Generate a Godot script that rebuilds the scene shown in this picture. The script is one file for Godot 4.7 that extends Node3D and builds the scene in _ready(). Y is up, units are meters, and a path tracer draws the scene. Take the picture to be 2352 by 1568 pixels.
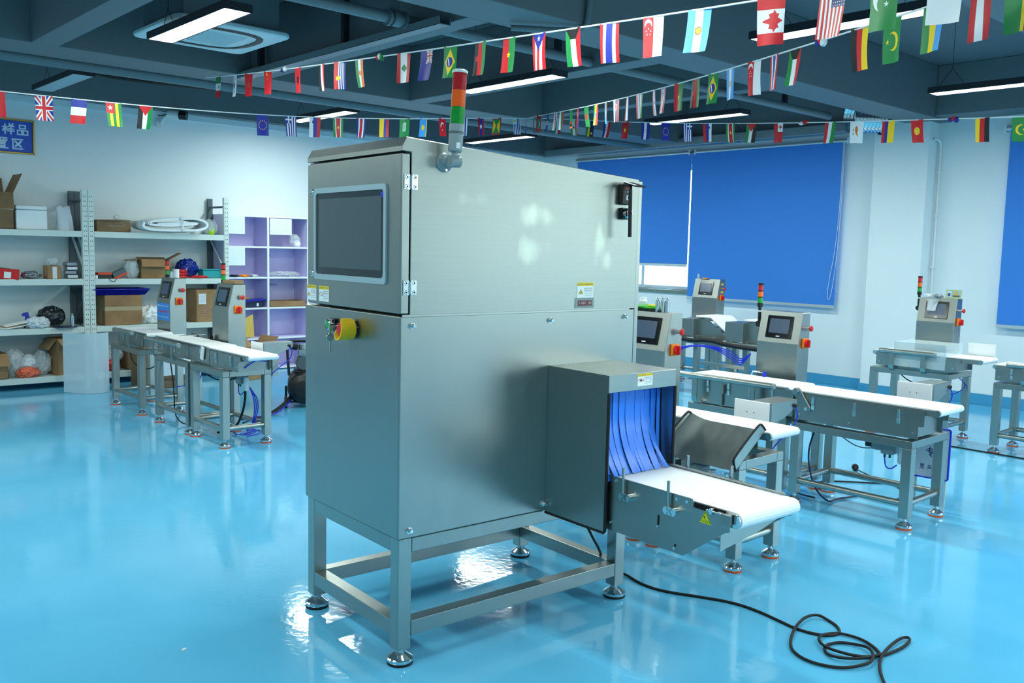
extends Node3D
# An electronics-workshop hall: an X-ray inspection machine in front, checkweighers, shelves, bunting.
# Axes: x runs along the shelf wall, z along the window wall, metres; the camera stands at x=0, z=0.

class G:
	var v := PackedVector3Array()
	var n := PackedVector3Array()
	var t := PackedVector2Array()
	var c := PackedColorArray()
	var ix := PackedInt32Array()
	var X := Transform3D()
	var col = null
	func at(o: Vector3, ry := 0.0) -> G:
		X = Transform3D(Basis(Vector3.UP, ry), o)
		return self
	func p(a: Vector3, nn: Vector3, uv := Vector2.ZERO) -> int:
		v.push_back(X * a)
		n.push_back((X.basis * nn).normalized())
		t.push_back(uv)
		if col != null:
			c.push_back(col)
		return v.size() - 1
	func tri(a: int, b: int, d: int) -> void:   # counter-clockwise seen from outside
		ix.append_array([a, d, b])
	func quad(a: Vector3, b: Vector3, cc: Vector3, d: Vector3) -> G:
		var nn := (b - a).cross(d - a)
		if nn.length() < 1e-12:
			nn = (cc - b).cross(d - b)
		var i := p(a, nn, Vector2(0, 1))
		p(b, nn, Vector2(1, 1))
		p(cc, nn, Vector2(1, 0))
		p(d, nn, Vector2(0, 0))
		tri(i, i + 1, i + 2)
		tri(i, i + 2, i + 3)
		return self
	func box(ce: Vector3, s: Vector3, bv := 0.002, B := Basis()) -> G:
		var h := s / 2
		var b := minf(bv, 0.45 * minf(s.x, minf(s.y, s.z)))
		var id := {}
		for sx in [-1, 1]:
			for sy in [-1, 1]:
				for sz in [-1, 1]:
					for a in 3:
						var q := Vector3(sx * (h.x - b), sy * (h.y - b), sz * (h.z - b))
						var nn := Vector3.ZERO
						nn[a] = [sx, sy, sz][a]
						q[a] = [sx, sy, sz][a] * h[a]
						var uv := Vector2(q[(a + 1) % 3], q[(a + 2) % 3])
						id[[sx, sy, sz, a]] = p(ce + B * q, B * nn, uv)
		var f := func(k: Array):
			var pa := v[k[0]]
			var nn := (v[k[1]] - pa).cross(v[k[2]] - pa)
			if nn.dot(n[k[0]] + n[k[1]] + n[k[2]]) < 0:
				k.reverse()
			for i in range(1, k.size() - 1):
				tri(k[0], k[i], k[i + 1])
		for a in 3:
			for sg in [-1, 1]:
				var k := []
				for e in [[-1, -1], [1, -1], [1, 1], [-1, 1]]:
					var w := [0, 0, 0]
					w[a] = sg
					w[(a + 1) % 3] = e[0]
					w[(a + 2) % 3] = e[1]
					k.append(id[[w[0], w[1], w[2], a]])
				f.call(k)
			if b > 0.0:
				for e in [[-1, -1], [1, -1], [1, 1], [-1, 1]]:
					var k := []
					for m in [[-1, 1], [1, 1], [1, 2], [-1, 2]]:
						var w := [0, 0, 0]
						w[a] = m[0]
						w[(a + 1) % 3] = e[0]
						w[(a + 2) % 3] = e[1]
						k.append(id[[w[0], w[1], w[2], (a + m[1]) % 3]])
					f.call(k)
		if b > 0.0:
			for sx in [-1, 1]:
				for sy in [-1, 1]:
					for sz in [-1, 1]:
						f.call([id[[sx, sy, sz, 0]], id[[sx, sy, sz, 1]], id[[sx, sy, sz, 2]]])
		return self
	func span(a: Vector3, b: Vector3, bv := 0.002) -> G:
		return box((a + b) / 2, (b - a).abs(), bv)
	func axes(d: Vector3) -> Basis:
		var y := d.normalized()
		var x := y.cross(Vector3.RIGHT if absf(y.x) < 0.8 else Vector3.FORWARD).normalized()
		return Basis(x, y, x.cross(y))
	func cyl(a: Vector3, b: Vector3, r0: float, r1 := -1.0, seg := 14, cap := true) -> G:
		if r1 < 0.0:
			r1 = r0
		return lathe([Vector2(0, 0), Vector2(r0, 0), Vector2(r1, a.distance_to(b)), Vector2(0, a.distance_to(b))] if cap else [Vector2(r0, 0), Vector2(r1, a.distance_to(b))], seg, Transform3D(axes(b - a), a))
	func lathe(pr: Array, seg := 20, T := Transform3D()) -> G:   # profile from the bottom up: (radius, height)
		for k in pr.size() - 1:
			var a: Vector2 = pr[k]
			var b: Vector2 = pr[k + 1]
			var nr := Vector2(b.y - a.y, a.x - b.x).normalized()
			var first := v.size()
			for i in seg + 1:
				var g := TAU * i / seg
				var d := Vector3(cos(g), 0, -sin(g))
				var nn := T.basis * (d * nr.x + Vector3.UP * nr.y)
				p(T * (d * a.x + Vector3.UP * a.y), nn, Vector2(float(i) / seg, 0))
				p(T * (d * b.x + Vector3.UP * b.y), nn, Vector2(float(i) / seg, 1))
			for i in seg:
				var q := first + 2 * i
				if a.x > 0.0:
					tri(q, q + 2, q + 3)
				if b.x > 0.0:
					tri(q, q + 3, q + 1)
		return self
	func tube(pts: Array, r: float, seg := 8, smooth := 0) -> G:
		var P := pts
		for s in smooth:
			var Q := [P[0]]
			for i in P.size() - 1:
				Q.append(P[i].lerp(P[i + 1], 0.25))
				Q.append(P[i].lerp(P[i + 1], 0.75))
			Q.append(P[P.size() - 1])
			P = Q
		var B := axes(P[1] - P[0])
		var first := v.size()
		for k in P.size():
			var d: Vector3 = (P[mini(k + 1, P.size() - 1)] - P[maxi(k - 1, 0)]).normalized()
			var x := (B.x - d * B.x.dot(d)).normalized()
			B = Basis(x, d, x.cross(d))
			for i in seg + 1:
				var g := TAU * i / seg
				var nn := B * Vector3(cos(g), 0, -sin(g))
				p(P[k] + nn * r, nn, Vector2(float(i) / seg, k))
		for k in P.size() - 1:
			for i in seg:
				var q := first + k * (seg + 1) + i
				tri(q, q + 1, q + seg + 2)
				tri(q, q + seg + 2, q + seg + 1)
		return self
	func prism(poly: Array, depth: float, T := Transform3D(), bv := 0.0) -> G:   # polygon in x,y, pushed along +z
		var pp := PackedVector2Array(poly)
		if Geometry2D.is_polygon_clockwise(pp):
			pp.reverse()
		var old := X
		X = X * T
		var inner := pp
		if bv > 0.0:
			var o := Geometry2D.offset_polygon(pp, -bv, Geometry2D.JOIN_MITER)
			if o.size() == 1 and o[0].size() == pp.size():
				inner = o[0]
				var best := 0
				for i in inner.size():
					if inner[i].distance_to(pp[0]) < inner[best].distance_to(pp[0]):
						best = i
				var turned := PackedVector2Array()
				for i in inner.size():
					turned.push_back(inner[(best + i) % inner.size()])
				inner = turned
			else:
				bv = 0.0
		var m := pp.size()
		var tr := Geometry2D.triangulate_polygon(inner)
		for side in 2:
			var first := v.size()
			for q in inner:
				p(Vector3(q.x, q.y, depth if side else 0.0), Vector3(0, 0, 1 if side else -1), q)
			for i in range(0, tr.size(), 3):
				var a := inner[tr[i]]
				var w := (inner[tr[i + 1]] - a).cross(inner[tr[i + 2]] - a)
				if (w > 0) == (side == 1):
					tri(first + tr[i], first + tr[i + 1], first + tr[i + 2])
				else:
					tri(first + tr[i], first + tr[i + 2], first + tr[i + 1])
		for i in m:
			var a := pp[i]
			var b := pp[(i + 1) % m]
			quad(Vector3(a.x, a.y, depth - bv), Vector3(a.x, a.y, bv), Vector3(b.x, b.y, bv), Vector3(b.x, b.y, depth - bv))
			if bv > 0.0:
				var e := inner[i]
				var f := inner[(i + 1) % m]
				quad(Vector3(e.x, e.y, depth), Vector3(a.x, a.y, depth - bv), Vector3(b.x, b.y, depth - bv), Vector3(f.x, f.y, depth))
				quad(Vector3(a.x, a.y, bv), Vector3(e.x, e.y, 0), Vector3(f.x, f.y, 0), Vector3(b.x, b.y, bv))
		X = old
		return self
	func grid(nu: int, nv: int, f: Callable, thick := 0.0) -> G:   # f(u, v) -> Vector3, a smooth sheet; given a thickness it gets a back and rims
		for side in (2 if thick > 0.0 else 1):
			var first := v.size()
			for j in nv + 1:
				for i in nu + 1:
					var u := float(i) / nu
					var w := float(j) / nv
					var du: Vector3 = f.call(minf(u + 0.01, 1.0), w) - f.call(maxf(u - 0.01, 0.0), w)
					var dv: Vector3 = f.call(u, minf(w + 0.01, 1.0)) - f.call(u, maxf(w - 0.01, 0.0))
					var nn := du.cross(dv).normalized()
					if nn.length() < 0.5:
						nn = Vector3.UP
					var q: Vector3 = f.call(u, w)
					p(q - nn * thick if side else q, -nn if side else nn, Vector2(u, 1.0 - w))
			for j in nv:
				for i in nu:
					var q := first + j * (nu + 1) + i
					if side == 0:
						tri(q, q + 1, q + nu + 2)
						tri(q, q + nu + 2, q + nu + 1)
					else:
						tri(q, q + nu + 2, q + 1)
						tri(q, q + nu + 1, q + nu + 2)
		if thick > 0.0:
			var m := (nu + 1) * (nv + 1)
			var s := v.size() - 2 * m
			var rim := []
			for i in nu: rim.append([i, i + 1])
			for j in nv: rim.append([j * (nu + 1) + nu, (j + 1) * (nu + 1) + nu])
			for i in nu: rim.append([nv * (nu + 1) + nu - i, nv * (nu + 1) + nu - i - 1])
			for j in nv: rim.append([(nv - j) * (nu + 1), (nv - j - 1) * (nu + 1)])
			var old := X
			X = Transform3D()
			for e in rim:
				quad(v[s + e[1]], v[s + e[0]], v[s + m + e[0]], v[s + m + e[1]])
			X = old
		return self
	func blob(ce: Vector3, r: Vector3, rough: float, sd: int, flat_base := true, k := 22) -> G:   # a crumpled, lumpy closed body
		var ns := FastNoiseLite.new()
		ns.seed = sd
		ns.frequency = 1.3
		ns.noise_type = FastNoiseLite.TYPE_CELLULAR if rough > 0.3 else FastNoiseLite.TYPE_SIMPLEX
		ns.fractal_octaves = 3
		return grid(k * 2, k, func(u: float, w: float):
			var a := TAU * u
			var b := PI * (w - 0.5)
			var d := Vector3(cos(b) * cos(a), sin(b), -cos(b) * sin(a))
			var q := d * r * (1.0 + rough * ns.get_noise_3dv(d * 1.5))
			if flat_base:
				q.y = maxf(q.y, -r.y * 0.75)
			return ce + q)
	func mesh() -> ArrayMesh:
		var a := []
		a.resize(Mesh.ARRAY_MAX)
		a[Mesh.ARRAY_VERTEX] = v
		a[Mesh.ARRAY_NORMAL] = n
		a[Mesh.ARRAY_TEX_UV] = t
		if c.size() == v.size():
			a[Mesh.ARRAY_COLOR] = c
		a[Mesh.ARRAY_INDEX] = ix
		var m := ArrayMesh.new()
		m.add_surface_from_arrays(Mesh.PRIMITIVE_TRIANGLES, a)
		return m

var M := {}
var R := RandomNumberGenerator.new()

func V(x: float, y: float, z: float) -> Vector3:
	return Vector3(x, y, z)

func g() -> G:
	return G.new()

var taken := {}
func numbered(called: String) -> String:
	taken[called] = taken.get(called, -1) + 1
	return called if taken[called] == 0 else "%s_%03d" % [called, taken[called]]

func obj(called: String, sh: G, mat: Material, parent: Node3D = self) -> MeshInstance3D:
	var o := MeshInstance3D.new()
	o.mesh = sh.mesh()
	o.material_override = mat
	o.name = numbered(called) if parent == self else called
	parent.add_child(o, true)
	return o

func again(o: MeshInstance3D, parent: Node3D, T: Transform3D) -> MeshInstance3D:   # the same part once more
	var q := MeshInstance3D.new()
	q.mesh = o.mesh
	q.material_override = o.material_override
	q.name = String(o.name).rstrip("0123456789")
	parent.add_child(q, true)
	q.transform = T
	return q

func thing(called: String, label: String, category: String, at := Vector3.ZERO, turn := 0.0, group := "") -> Node3D:
	var o := Node3D.new()
	o.name = numbered(called)
	add_child(o)
	o.position = at
	o.rotation.y = turn
	return tag(o, label, category, group)

func tag(o: Node3D, label: String, category: String, group := "") -> Node3D:
	o.set_meta("label", label)
	o.set_meta("category", category)
	if group:
		o.set_meta("group", group)
	return o

func struct(called: String, sh: G, mat: Material, parent: Node3D = self) -> MeshInstance3D:
	var o := obj(called, sh, mat, parent)
	if parent == self:
		o.set_meta("kind", "structure")
	return o

func mat(c: Color, rough := 0.6, metal := 0.0) -> StandardMaterial3D:
	var m := StandardMaterial3D.new()
	m.albedo_color = c
	m.roughness = rough
	m.metallic = metal
	return m

func clear(c: Color, alpha: float, rough := 0.1) -> StandardMaterial3D:
	var m := mat(Color(c.r, c.g, c.b, alpha), rough)
	m.transparency = BaseMaterial3D.TRANSPARENCY_ALPHA
	return m

func noise_tex(freq: float, sd: int, lo: Color, hi: Color, size := 512, kind := FastNoiseLite.TYPE_SIMPLEX_SMOOTH, oct := 4) -> NoiseTexture2D:
	var nz := FastNoiseLite.new()
	nz.seed = sd
	nz.frequency = freq
	nz.noise_type = kind
	nz.fractal_octaves = oct
	var x := NoiseTexture2D.new()
	x.width = size
	x.height = size
	x.seamless = true
	x.noise = nz
	var gr := Gradient.new()
	gr.set_color(0, lo)
	gr.set_color(1, hi)
	x.color_ramp = gr
	return x

var CORD := [V(2.62, 0.47, -2.48), V(2.732, 0.355, -2.505), V(2.802, 0.289, -2.541), V(2.887, 0.221, -2.586), V(2.962, 0.168, -2.64), V(3.05, 0.09, -2.69), V(3.14, 0.02, -2.70), V(3.187, 0.006, -2.676), V(3.143, 0.006, -2.554), V(3.149, 0.006, -2.434), V(3.220, 0.006, -2.299), V(3.285, 0.006, -2.163), V(3.290, 0.006, -2.036), V(3.263, 0.006, -1.896), V(3.251, 0.006, -1.839), V(3.256, 0.006, -1.775), V(3.284, 0.006, -1.715), V(3.335, 0.006, -1.695), V(3.371, 0.006, -1.708), V(3.410, 0.006, -1.743), V(3.437, 0.006, -1.800), V(3.431, 0.017, -1.839), V(3.370, 0.017, -1.860), V(3.265, 0.017, -1.838), V(3.153, 0.017, -1.796), V(3.089, 0.008, -1.762), V(3.046, 0.008, -1.723), V(3.018, 0.008, -1.665), V(3.022, 0.008, -1.597), V(3.065, 0.008, -1.526), V(3.131, 0.017, -1.485), V(3.185, 0.017, -1.481), V(3.246, 0.017, -1.506), V(3.290, 0.017, -1.547), V(3.295, 0.008, -1.603), V(3.268, 0.008, -1.651), V(3.209, 0.008, -1.674), V(3.162, 0.008, -1.662), V(3.123, 0.008, -1.626), V(3.113, 0.017, -1.577), V(3.148, 0.017, -1.535), V(3.203, 0.017, -1.504), V(3.266, 0.017, -1.489), V(3.285, 0.008, -1.498), V(3.325, 0.008, -1.539), V(3.362, 0.008, -1.610), V(3.349, 0.008, -1.695), V(3.300, 0.008, -1.724), V(3.237, 0.017, -1.723), V(3.193, 0.017, -1.702), V(3.159, 0.017, -1.655), V(3.162, 0.017, -1.594), V(3.202, 0.008, -1.537), V(3.257, 0.008, -1.497), V(3.298, 0.008, -1.483), V(3.397, 0.008, -1.470), V(3.487, 0.008, -1.477), V(3.517, 0.012, -1.494), V(3.488, 0.012, -1.512), V(3.399, 0.012, -1.508), V(3.293, 0.012, -1.492), V(3.221, 0.012, -1.470), V(3.144, 0.012, -1.433), V(3.075, 0.012, -1.387), V(3.013, 0.012, -1.338)]
var STRINGS := {
	"1": {"from": V(3.335, 0, -7.315), "dir": V(-0.0478, 0, 0.9989), "knots": [Vector2(-0.28, 2.880), Vector2(0.57, 2.801), Vector2(1.41, 2.733), Vector2(2.26, 2.669), Vector2(3.10, 2.608), Vector2(3.95, 2.550), Vector2(4.79, 2.493), Vector2(5.64, 2.441), Vector2(6.48, 2.397)], "flags": "mexico@0.00 korea@0.34 morocco@0.60 china@0.94 knot@1.21 albania@1.43 yemen@1.78 kiribati@2.03 niger@2.28 knot@2.53 lebanon@2.80 newzealand@3.04 brazil@3.27 malawi@3.54 burkina@3.78 puertorico@4.01 kuwait@4.25 thailand@4.49 singapore@4.75 argentina@5.00 canada@5.34 usa@5.60 pakistan@5.79 georgia@6.00"},
	"2": {"from": V(1.912, 0, -6.982), "dir": V(0.9980, 0, -0.0625), "knots": [Vector2(-0.58, 2.471), Vector2(0.15, 2.487), Vector2(0.87, 2.510), Vector2(1.59, 2.548), Vector2(2.31, 2.604), Vector2(3.03, 2.678), Vector2(3.75, 2.764), Vector2(4.47, 2.854), Vector2(5.19, 2.933)], "flags": "plainred@-0.30 uk@0.00 france@0.24 togo@0.48 palestine@0.72 eu@1.70 greece@1.97 slovenia@2.21 suriname@2.45 costarica@2.70 colombia@2.96 saudi@3.20 kazakhstan@3.43 turkey@3.67 israel@3.94 laos@4.19 grenada@4.42 uruguay@4.71"},
	"3": {"from": V(7.208, 0, -6.011), "dir": V(-0.0695, 0, 0.9976), "knots": [Vector2(-1.62, 2.996), Vector2(-0.91, 2.900), Vector2(-0.20, 2.813), Vector2(0.51, 2.737), Vector2(1.22, 2.670), Vector2(1.93, 2.612), Vector2(2.64, 2.561), Vector2(3.35, 2.514), Vector2(4.06, 2.469)], "flags": "italy2@-1.34 india@-1.08 rwanda2@-0.81 croatia@-0.55 vietnam@-0.28 honduras@0.00 eu@0.27 greece2@0.55 slovenia2@0.79 suriname@1.06 palestine2@1.30 tonga@1.58 knot@1.83 hungary@2.09 cyprus@2.33 armenia@2.60 kyrgyz@2.83 knot@3.11 germany2@3.32 mauritania2@3.58"},
	"4": {"from": V(6.079, 0, -5.950), "dir": V(-0.5127, 0, 0.8586), "knots": [Vector2(-2.21, 2.989), Vector2(-1.18, 2.890), Vector2(-0.14, 2.792), Vector2(0.89, 2.699), Vector2(1.93, 2.616), Vector2(2.96, 2.544), Vector2(3.99, 2.483), Vector2(5.03, 2.430), Vector2(6.06, 2.380)], "flags": "blueflag@-1.93 redwhite@-1.57 maldives@-1.32 palau@-1.12 capeverde@-0.92 pinkflag@-0.59 bulgaria@-0.34 zambia@0.00 eritrea@0.23 bangladesh@0.50 ethiopia@0.80 azerbaijan@1.08 slovakia@1.35 netherlands@1.62 gambia@1.89 paraguay@2.19 puertorico@2.37 burkina@2.65 malawi@2.92 brazil@3.18 argentina@3.41 singapore@3.70 thailand@3.92 kuwait2@4.13 knot@4.36 germany@4.67 mauritania@4.90 rwanda@5.15 austria@5.40 guyana@5.58"},
}

func materials() -> void:
	var brush := noise_tex(0.02, 3, Color(0.82, 0.82, 0.82), Color(1, 1, 1), 512, FastNoiseLite.TYPE_SIMPLEX_SMOOTH, 2)
	var st := mat(Color(0.63, 0.65, 0.63), 0.36, 1.0)
	st.roughness_texture = brush
	st.uv1_triplanar = true
	st.uv1_scale = V(1.5, 0.5, 1.5)
	M.steel = st
	var sh := mat(Color(0.66, 0.68, 0.66), 0.32, 1.0)
	M.tube = sh
	var sp := mat(Color.WHITE, 1.0, 1.0)      # the upper cabinet's big side: film streaks, their bright reflections painted into the colour
	var pics := glint_streaks()
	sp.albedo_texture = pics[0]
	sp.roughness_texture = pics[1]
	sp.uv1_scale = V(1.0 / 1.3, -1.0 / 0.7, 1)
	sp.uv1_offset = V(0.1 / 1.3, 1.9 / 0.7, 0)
	M.steel_glint_streaks = sp
	M.chrome = mat(Color(0.86, 0.89, 0.9), 0.14, 1.0)
	M.dull = mat(Color(0.60, 0.62, 0.61), 0.42, 1.0)
	M.black = mat(Color(0.05, 0.055, 0.065), 0.45)
	M.rubber = mat(Color(0.04, 0.045, 0.055), 0.7)
	M.hole = mat(Color(0.01, 0.012, 0.015), 0.9)
	M.orange_rubber = mat(Color(0.85, 0.36, 0.14), 0.6)
	M.red = mat(Color(0.80, 0.07, 0.09), 0.35)
	M.orange = mat(Color(0.96, 0.52, 0.05), 0.45)
	M.yellow = mat(Color(0.93, 0.75, 0.08), 0.4)
	M.white = mat(Color(0.90, 0.92, 0.92), 0.5)
	M.pad = mat(Color(0.93, 0.94, 0.95), 0.35)
	M.belt = mat(Color(0.93, 0.94, 0.94), 0.5)
	M.grey_plastic = mat(Color(0.52, 0.58, 0.59), 0.35)
	M.pale_frame = mat(Color(0.66, 0.75, 0.77), 0.35, 0.3)
	M.screen = mat(Color(0.27, 0.33, 0.35), 0.3)
	M.bezel = mat(Color(0.06, 0.075, 0.09), 0.12)
	M.monitor = mat(Color(0.14, 0.18, 0.21), 0.15)
	M.hmi = mat(Color(0.26, 0.33, 0.42), 0.2)
	M.blue_tube = mat(Color(0.06, 0.17, 0.80), 0.35)
	M.paint = mat(Color(0.43, 0.46, 0.475), 0.6)
	M.pipe = mat(Color(0.43, 0.48, 0.50), 0.4)
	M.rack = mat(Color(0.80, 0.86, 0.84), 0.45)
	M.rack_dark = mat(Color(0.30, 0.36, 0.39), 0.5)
	M.lilac = mat(Color(0.80, 0.78, 0.93), 0.55)
	M.foam = mat(Color(0.90, 0.93, 0.94), 0.9)
	M.poly = mat(Color(0.80, 0.84, 0.87), 0.35)
	M.bluebag = mat(Color(0.04, 0.16, 0.55), 0.25)
	M.tray = mat(Color(0.03, 0.07, 0.62), 0.3)
	M.teal = mat(Color(0.10, 0.60, 0.62), 0.5)
	M.lime = mat(Color(0.62, 0.85, 0.05), 0.6)
	M.silver = mat(Color(0.60, 0.62, 0.64), 0.25, 0.8)
	M.brass = mat(Color(0.75, 0.62, 0.28), 0.3, 1.0)
	for k in [["card", Color(0.62, 0.50, 0.36)], ["card_old", Color(0.52, 0.43, 0.32)]]:
		var cb := mat(k[1], 0.85)
		cb.detail_enabled = true
		cb.detail_albedo = noise_tex(0.012, 11, Color(0.86, 0.84, 0.8), Color(1.08, 1.06, 1.04), 256)
		cb.detail_blend_mode = BaseMaterial3D.BLEND_MODE_MUL
		M[k[0]] = cb
	var film := mat(Color(0.88, 0.92, 0.94, 0.45), 0.3)
	film.transparency = BaseMaterial3D.TRANSPARENCY_ALPHA
	M.film = film
	var frost := mat(Color(0.80, 0.90, 0.94, 0.62), 0.5)
	frost.transparency = BaseMaterial3D.TRANSPARENCY_ALPHA
	M.frost = frost
	var acr := mat(Color(0.86, 0.93, 0.95, 0.38), 0.3)
	acr.transparency = BaseMaterial3D.TRANSPARENCY_ALPHA
	M.acrylic = acr
	M.glass = clear(Color(0.9, 0.97, 0.95), 0.08, 0.02)
	M.lens = {}
	for k in [["red", Color(0.78, 0.05, 0.09)], ["orange", Color(1.0, 0.42, 0.02)], ["green", Color(0.02, 0.62, 0.20)]]:
		var l := mat(k[1], 0.2)
		l.backlight_enabled = true
		l.backlight = Color(0.35, 0.35, 0.35)
		l.clearcoat_enabled = true
		l.clearcoat = 0.6
		M.lens[k[0]] = l
	var cu := mat(Color(0.18, 0.50, 0.95), 0.3)
	cu.backlight_enabled = true
	cu.backlight = Color(0.3, 0.3, 0.3)
	M.strip = cu
	var bl := mat(Color(0.20, 0.50, 0.84), 0.75)
	bl.backlight_enabled = true
	bl.backlight = Color(0.12, 0.12, 0.12)
	M.blind = bl
	# floor: glossy blue epoxy, faintly wavy and cloudy
	var fl := mat(Color.WHITE, 0.09)
	fl.albedo_texture = noise_tex(0.006, 21, Color(0.35, 0.70, 0.86), Color(0.39, 0.73, 0.89), 512)
	fl.roughness_texture = noise_tex(0.01, 22, Color(0.7, 0.7, 0.7), Color(1, 1, 1), 512)
	fl.roughness = 0.1
	fl.uv1_triplanar = true
	fl.uv1_world_triplanar = true
	fl.uv1_scale = V(0.4, 0.4, 0.4)
	fl.heightmap_enabled = true
	fl.heightmap_texture = noise_tex(0.05, 23, Color(0, 0, 0), Color(1, 1, 1), 1024)
	fl.heightmap_scale = 0.03
	M.floor = fl
	var wl := mat(Color.WHITE, 0.75)
	wl.albedo_texture = noise_tex(0.004, 31, Color(0.86, 0.905, 0.915), Color(0.89, 0.93, 0.94), 256)
	wl.uv1_triplanar = true
	wl.uv1_world_triplanar = true
	wl.uv1_scale = V(0.3, 0.3, 0.3)
	M.wall = wl
	M.base_blue = mat(Color(0.26, 0.60, 0.77), 0.25)
	M.marble = mat(Color(0.42, 0.50, 0.46), 0.3)
	M.alu = mat(Color(0.78, 0.83, 0.84), 0.35, 0.6)
	var lm := mat(Color(0.62, 0.72, 0.76), 0.4)
	M.lamp_off = lm.duplicate()
	lm.emission_enabled = true
	lm.emission = Color(0.92, 0.98, 1.0)
	lm.emission_energy_multiplier = 3.0
	M.lamp_on = lm
	M.housing = mat(Color(0.10, 0.13, 0.16), 0.5)
	M.ac = mat(Color(0.80, 0.87, 0.88), 0.4)
	var galv := mat(Color(0.62, 0.68, 0.70), 0.35, 0.9)
	galv.roughness_texture = noise_tex(0.05, 41, Color(0.5, 0.5, 0.5), Color(1, 1, 1), 256, FastNoiseLite.TYPE_CELLULAR, 1)
	galv.roughness = 0.6
	galv.uv1_triplanar = true
	M.galv = galv

func view_and_light() -> void:
	var cam := Camera3D.new()
	cam.name = "camera"
	add_child(cam)
	cam.transform = Transform3D(Basis(V(0.740986, 0.022782, 0.671133), V(0.050704, 0.994673, -0.089746), V(-0.669603, 0.100530, 0.735884)), V(0, 1.5, 0))
	cam.fov = 41.041
	cam.near = 0.05
	cam.far = 200.0
	cam.current = true
	var we := WorldEnvironment.new()
	we.name = "world"
	var e := Environment.new()
	e.background_mode = Environment.BG_SKY
	var sky := Sky.new()
	var sm := ProceduralSkyMaterial.new()
	sm.sky_top_color = Color(0.72, 0.86, 0.95)
	sm.sky_horizon_color = Color(0.90, 0.98, 0.97)
	sm.ground_horizon_color = Color(0.80, 0.90, 0.86)
	sm.ground_bottom_color = Color(0.55, 0.64, 0.56)
	sm.sky_energy_multiplier = SKY
	sm.ground_energy_multiplier = SKY * 0.8
	sky.sky_material = sm
	e.sky = sky
	e.tonemap_mode = Environment.TONE_MAPPER_LINEAR
	e.tonemap_exposure = EXPOSURE
	e.sdfgi_enabled = true
	e.ssao_enabled = true
	e.ssil_enabled = true
	we.environment = e
	add_child(we)

const SKY := 2.2
const EXPOSURE := 1.28
const LAMP := 3.2
const NZ := -10.3     # shelf wall
const EX := 9.95      # window wall
const SZ := 4.0
const WX := -3.6
const TOP := 3.45
const BEAM := 2.93

func wall_with_holes(called: String, axis: String, at: float, out: float, a: float, b: float, holes: Array) -> void:
	# a wall along x or z, from a to b, 0..TOP high, with rectangular holes [from, to, low, high]
	var s := g()
	var put := func(p0: float, p1: float, y0: float, y1: float):
		if p1 - p0 > 0.001 and y1 - y0 > 0.001:
			if axis == "x":
				s.span(V(p0, y0, at), V(p1, y1, out), 0.0)
			else:
				s.span(V(at, y0, p0), V(out, y1, p1), 0.0)
	var last := a
	for h in holes:
		put.call(last, h[0], 0.0, TOP)
		put.call(h[0], h[1], 0.0, h[2])
		put.call(h[0], h[1], h[3], TOP)
		last = h[1]
	put.call(last, b, 0.0, TOP)
	struct(called, s, M.wall)

func window(n: int, axis: String, at: float, a: float, b: float, y0: float, y1: float, panes: int) -> void:
	var w := Node3D.new()
	w.name = "window_%d" % n
	add_child(w)
	w.set_meta("kind", "structure")
	var P := func(p: float, y: float, d: float) -> Vector3:
		return V(p, y, at + d) if axis == "x" else V(at + d, y, p)
	var fr := g()
	for y in [y0 + 0.025, y1 - 0.025]:
		fr.span(P.call(a, y - 0.025, -0.03), P.call(b, y + 0.025, 0.03), 0.003)
	for k in panes + 1:
		var p := clampf(lerpf(a, b, float(k) / panes), a + 0.025, b - 0.025)
		fr.span(P.call(p - 0.025, y0, -0.032), P.call(p + 0.025, y1, 0.032), 0.003)
	obj("window_frame", fr, M.alu, w)
	for k in panes:
		obj("pane", g().span(P.call(lerpf(a, b, float(k) / panes) + 0.02, y0 + 0.04, -0.003), P.call(lerpf(a, b, float(k + 1) / panes) - 0.02, y1 - 0.04, 0.003), 0.0), M.glass, w)

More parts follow.
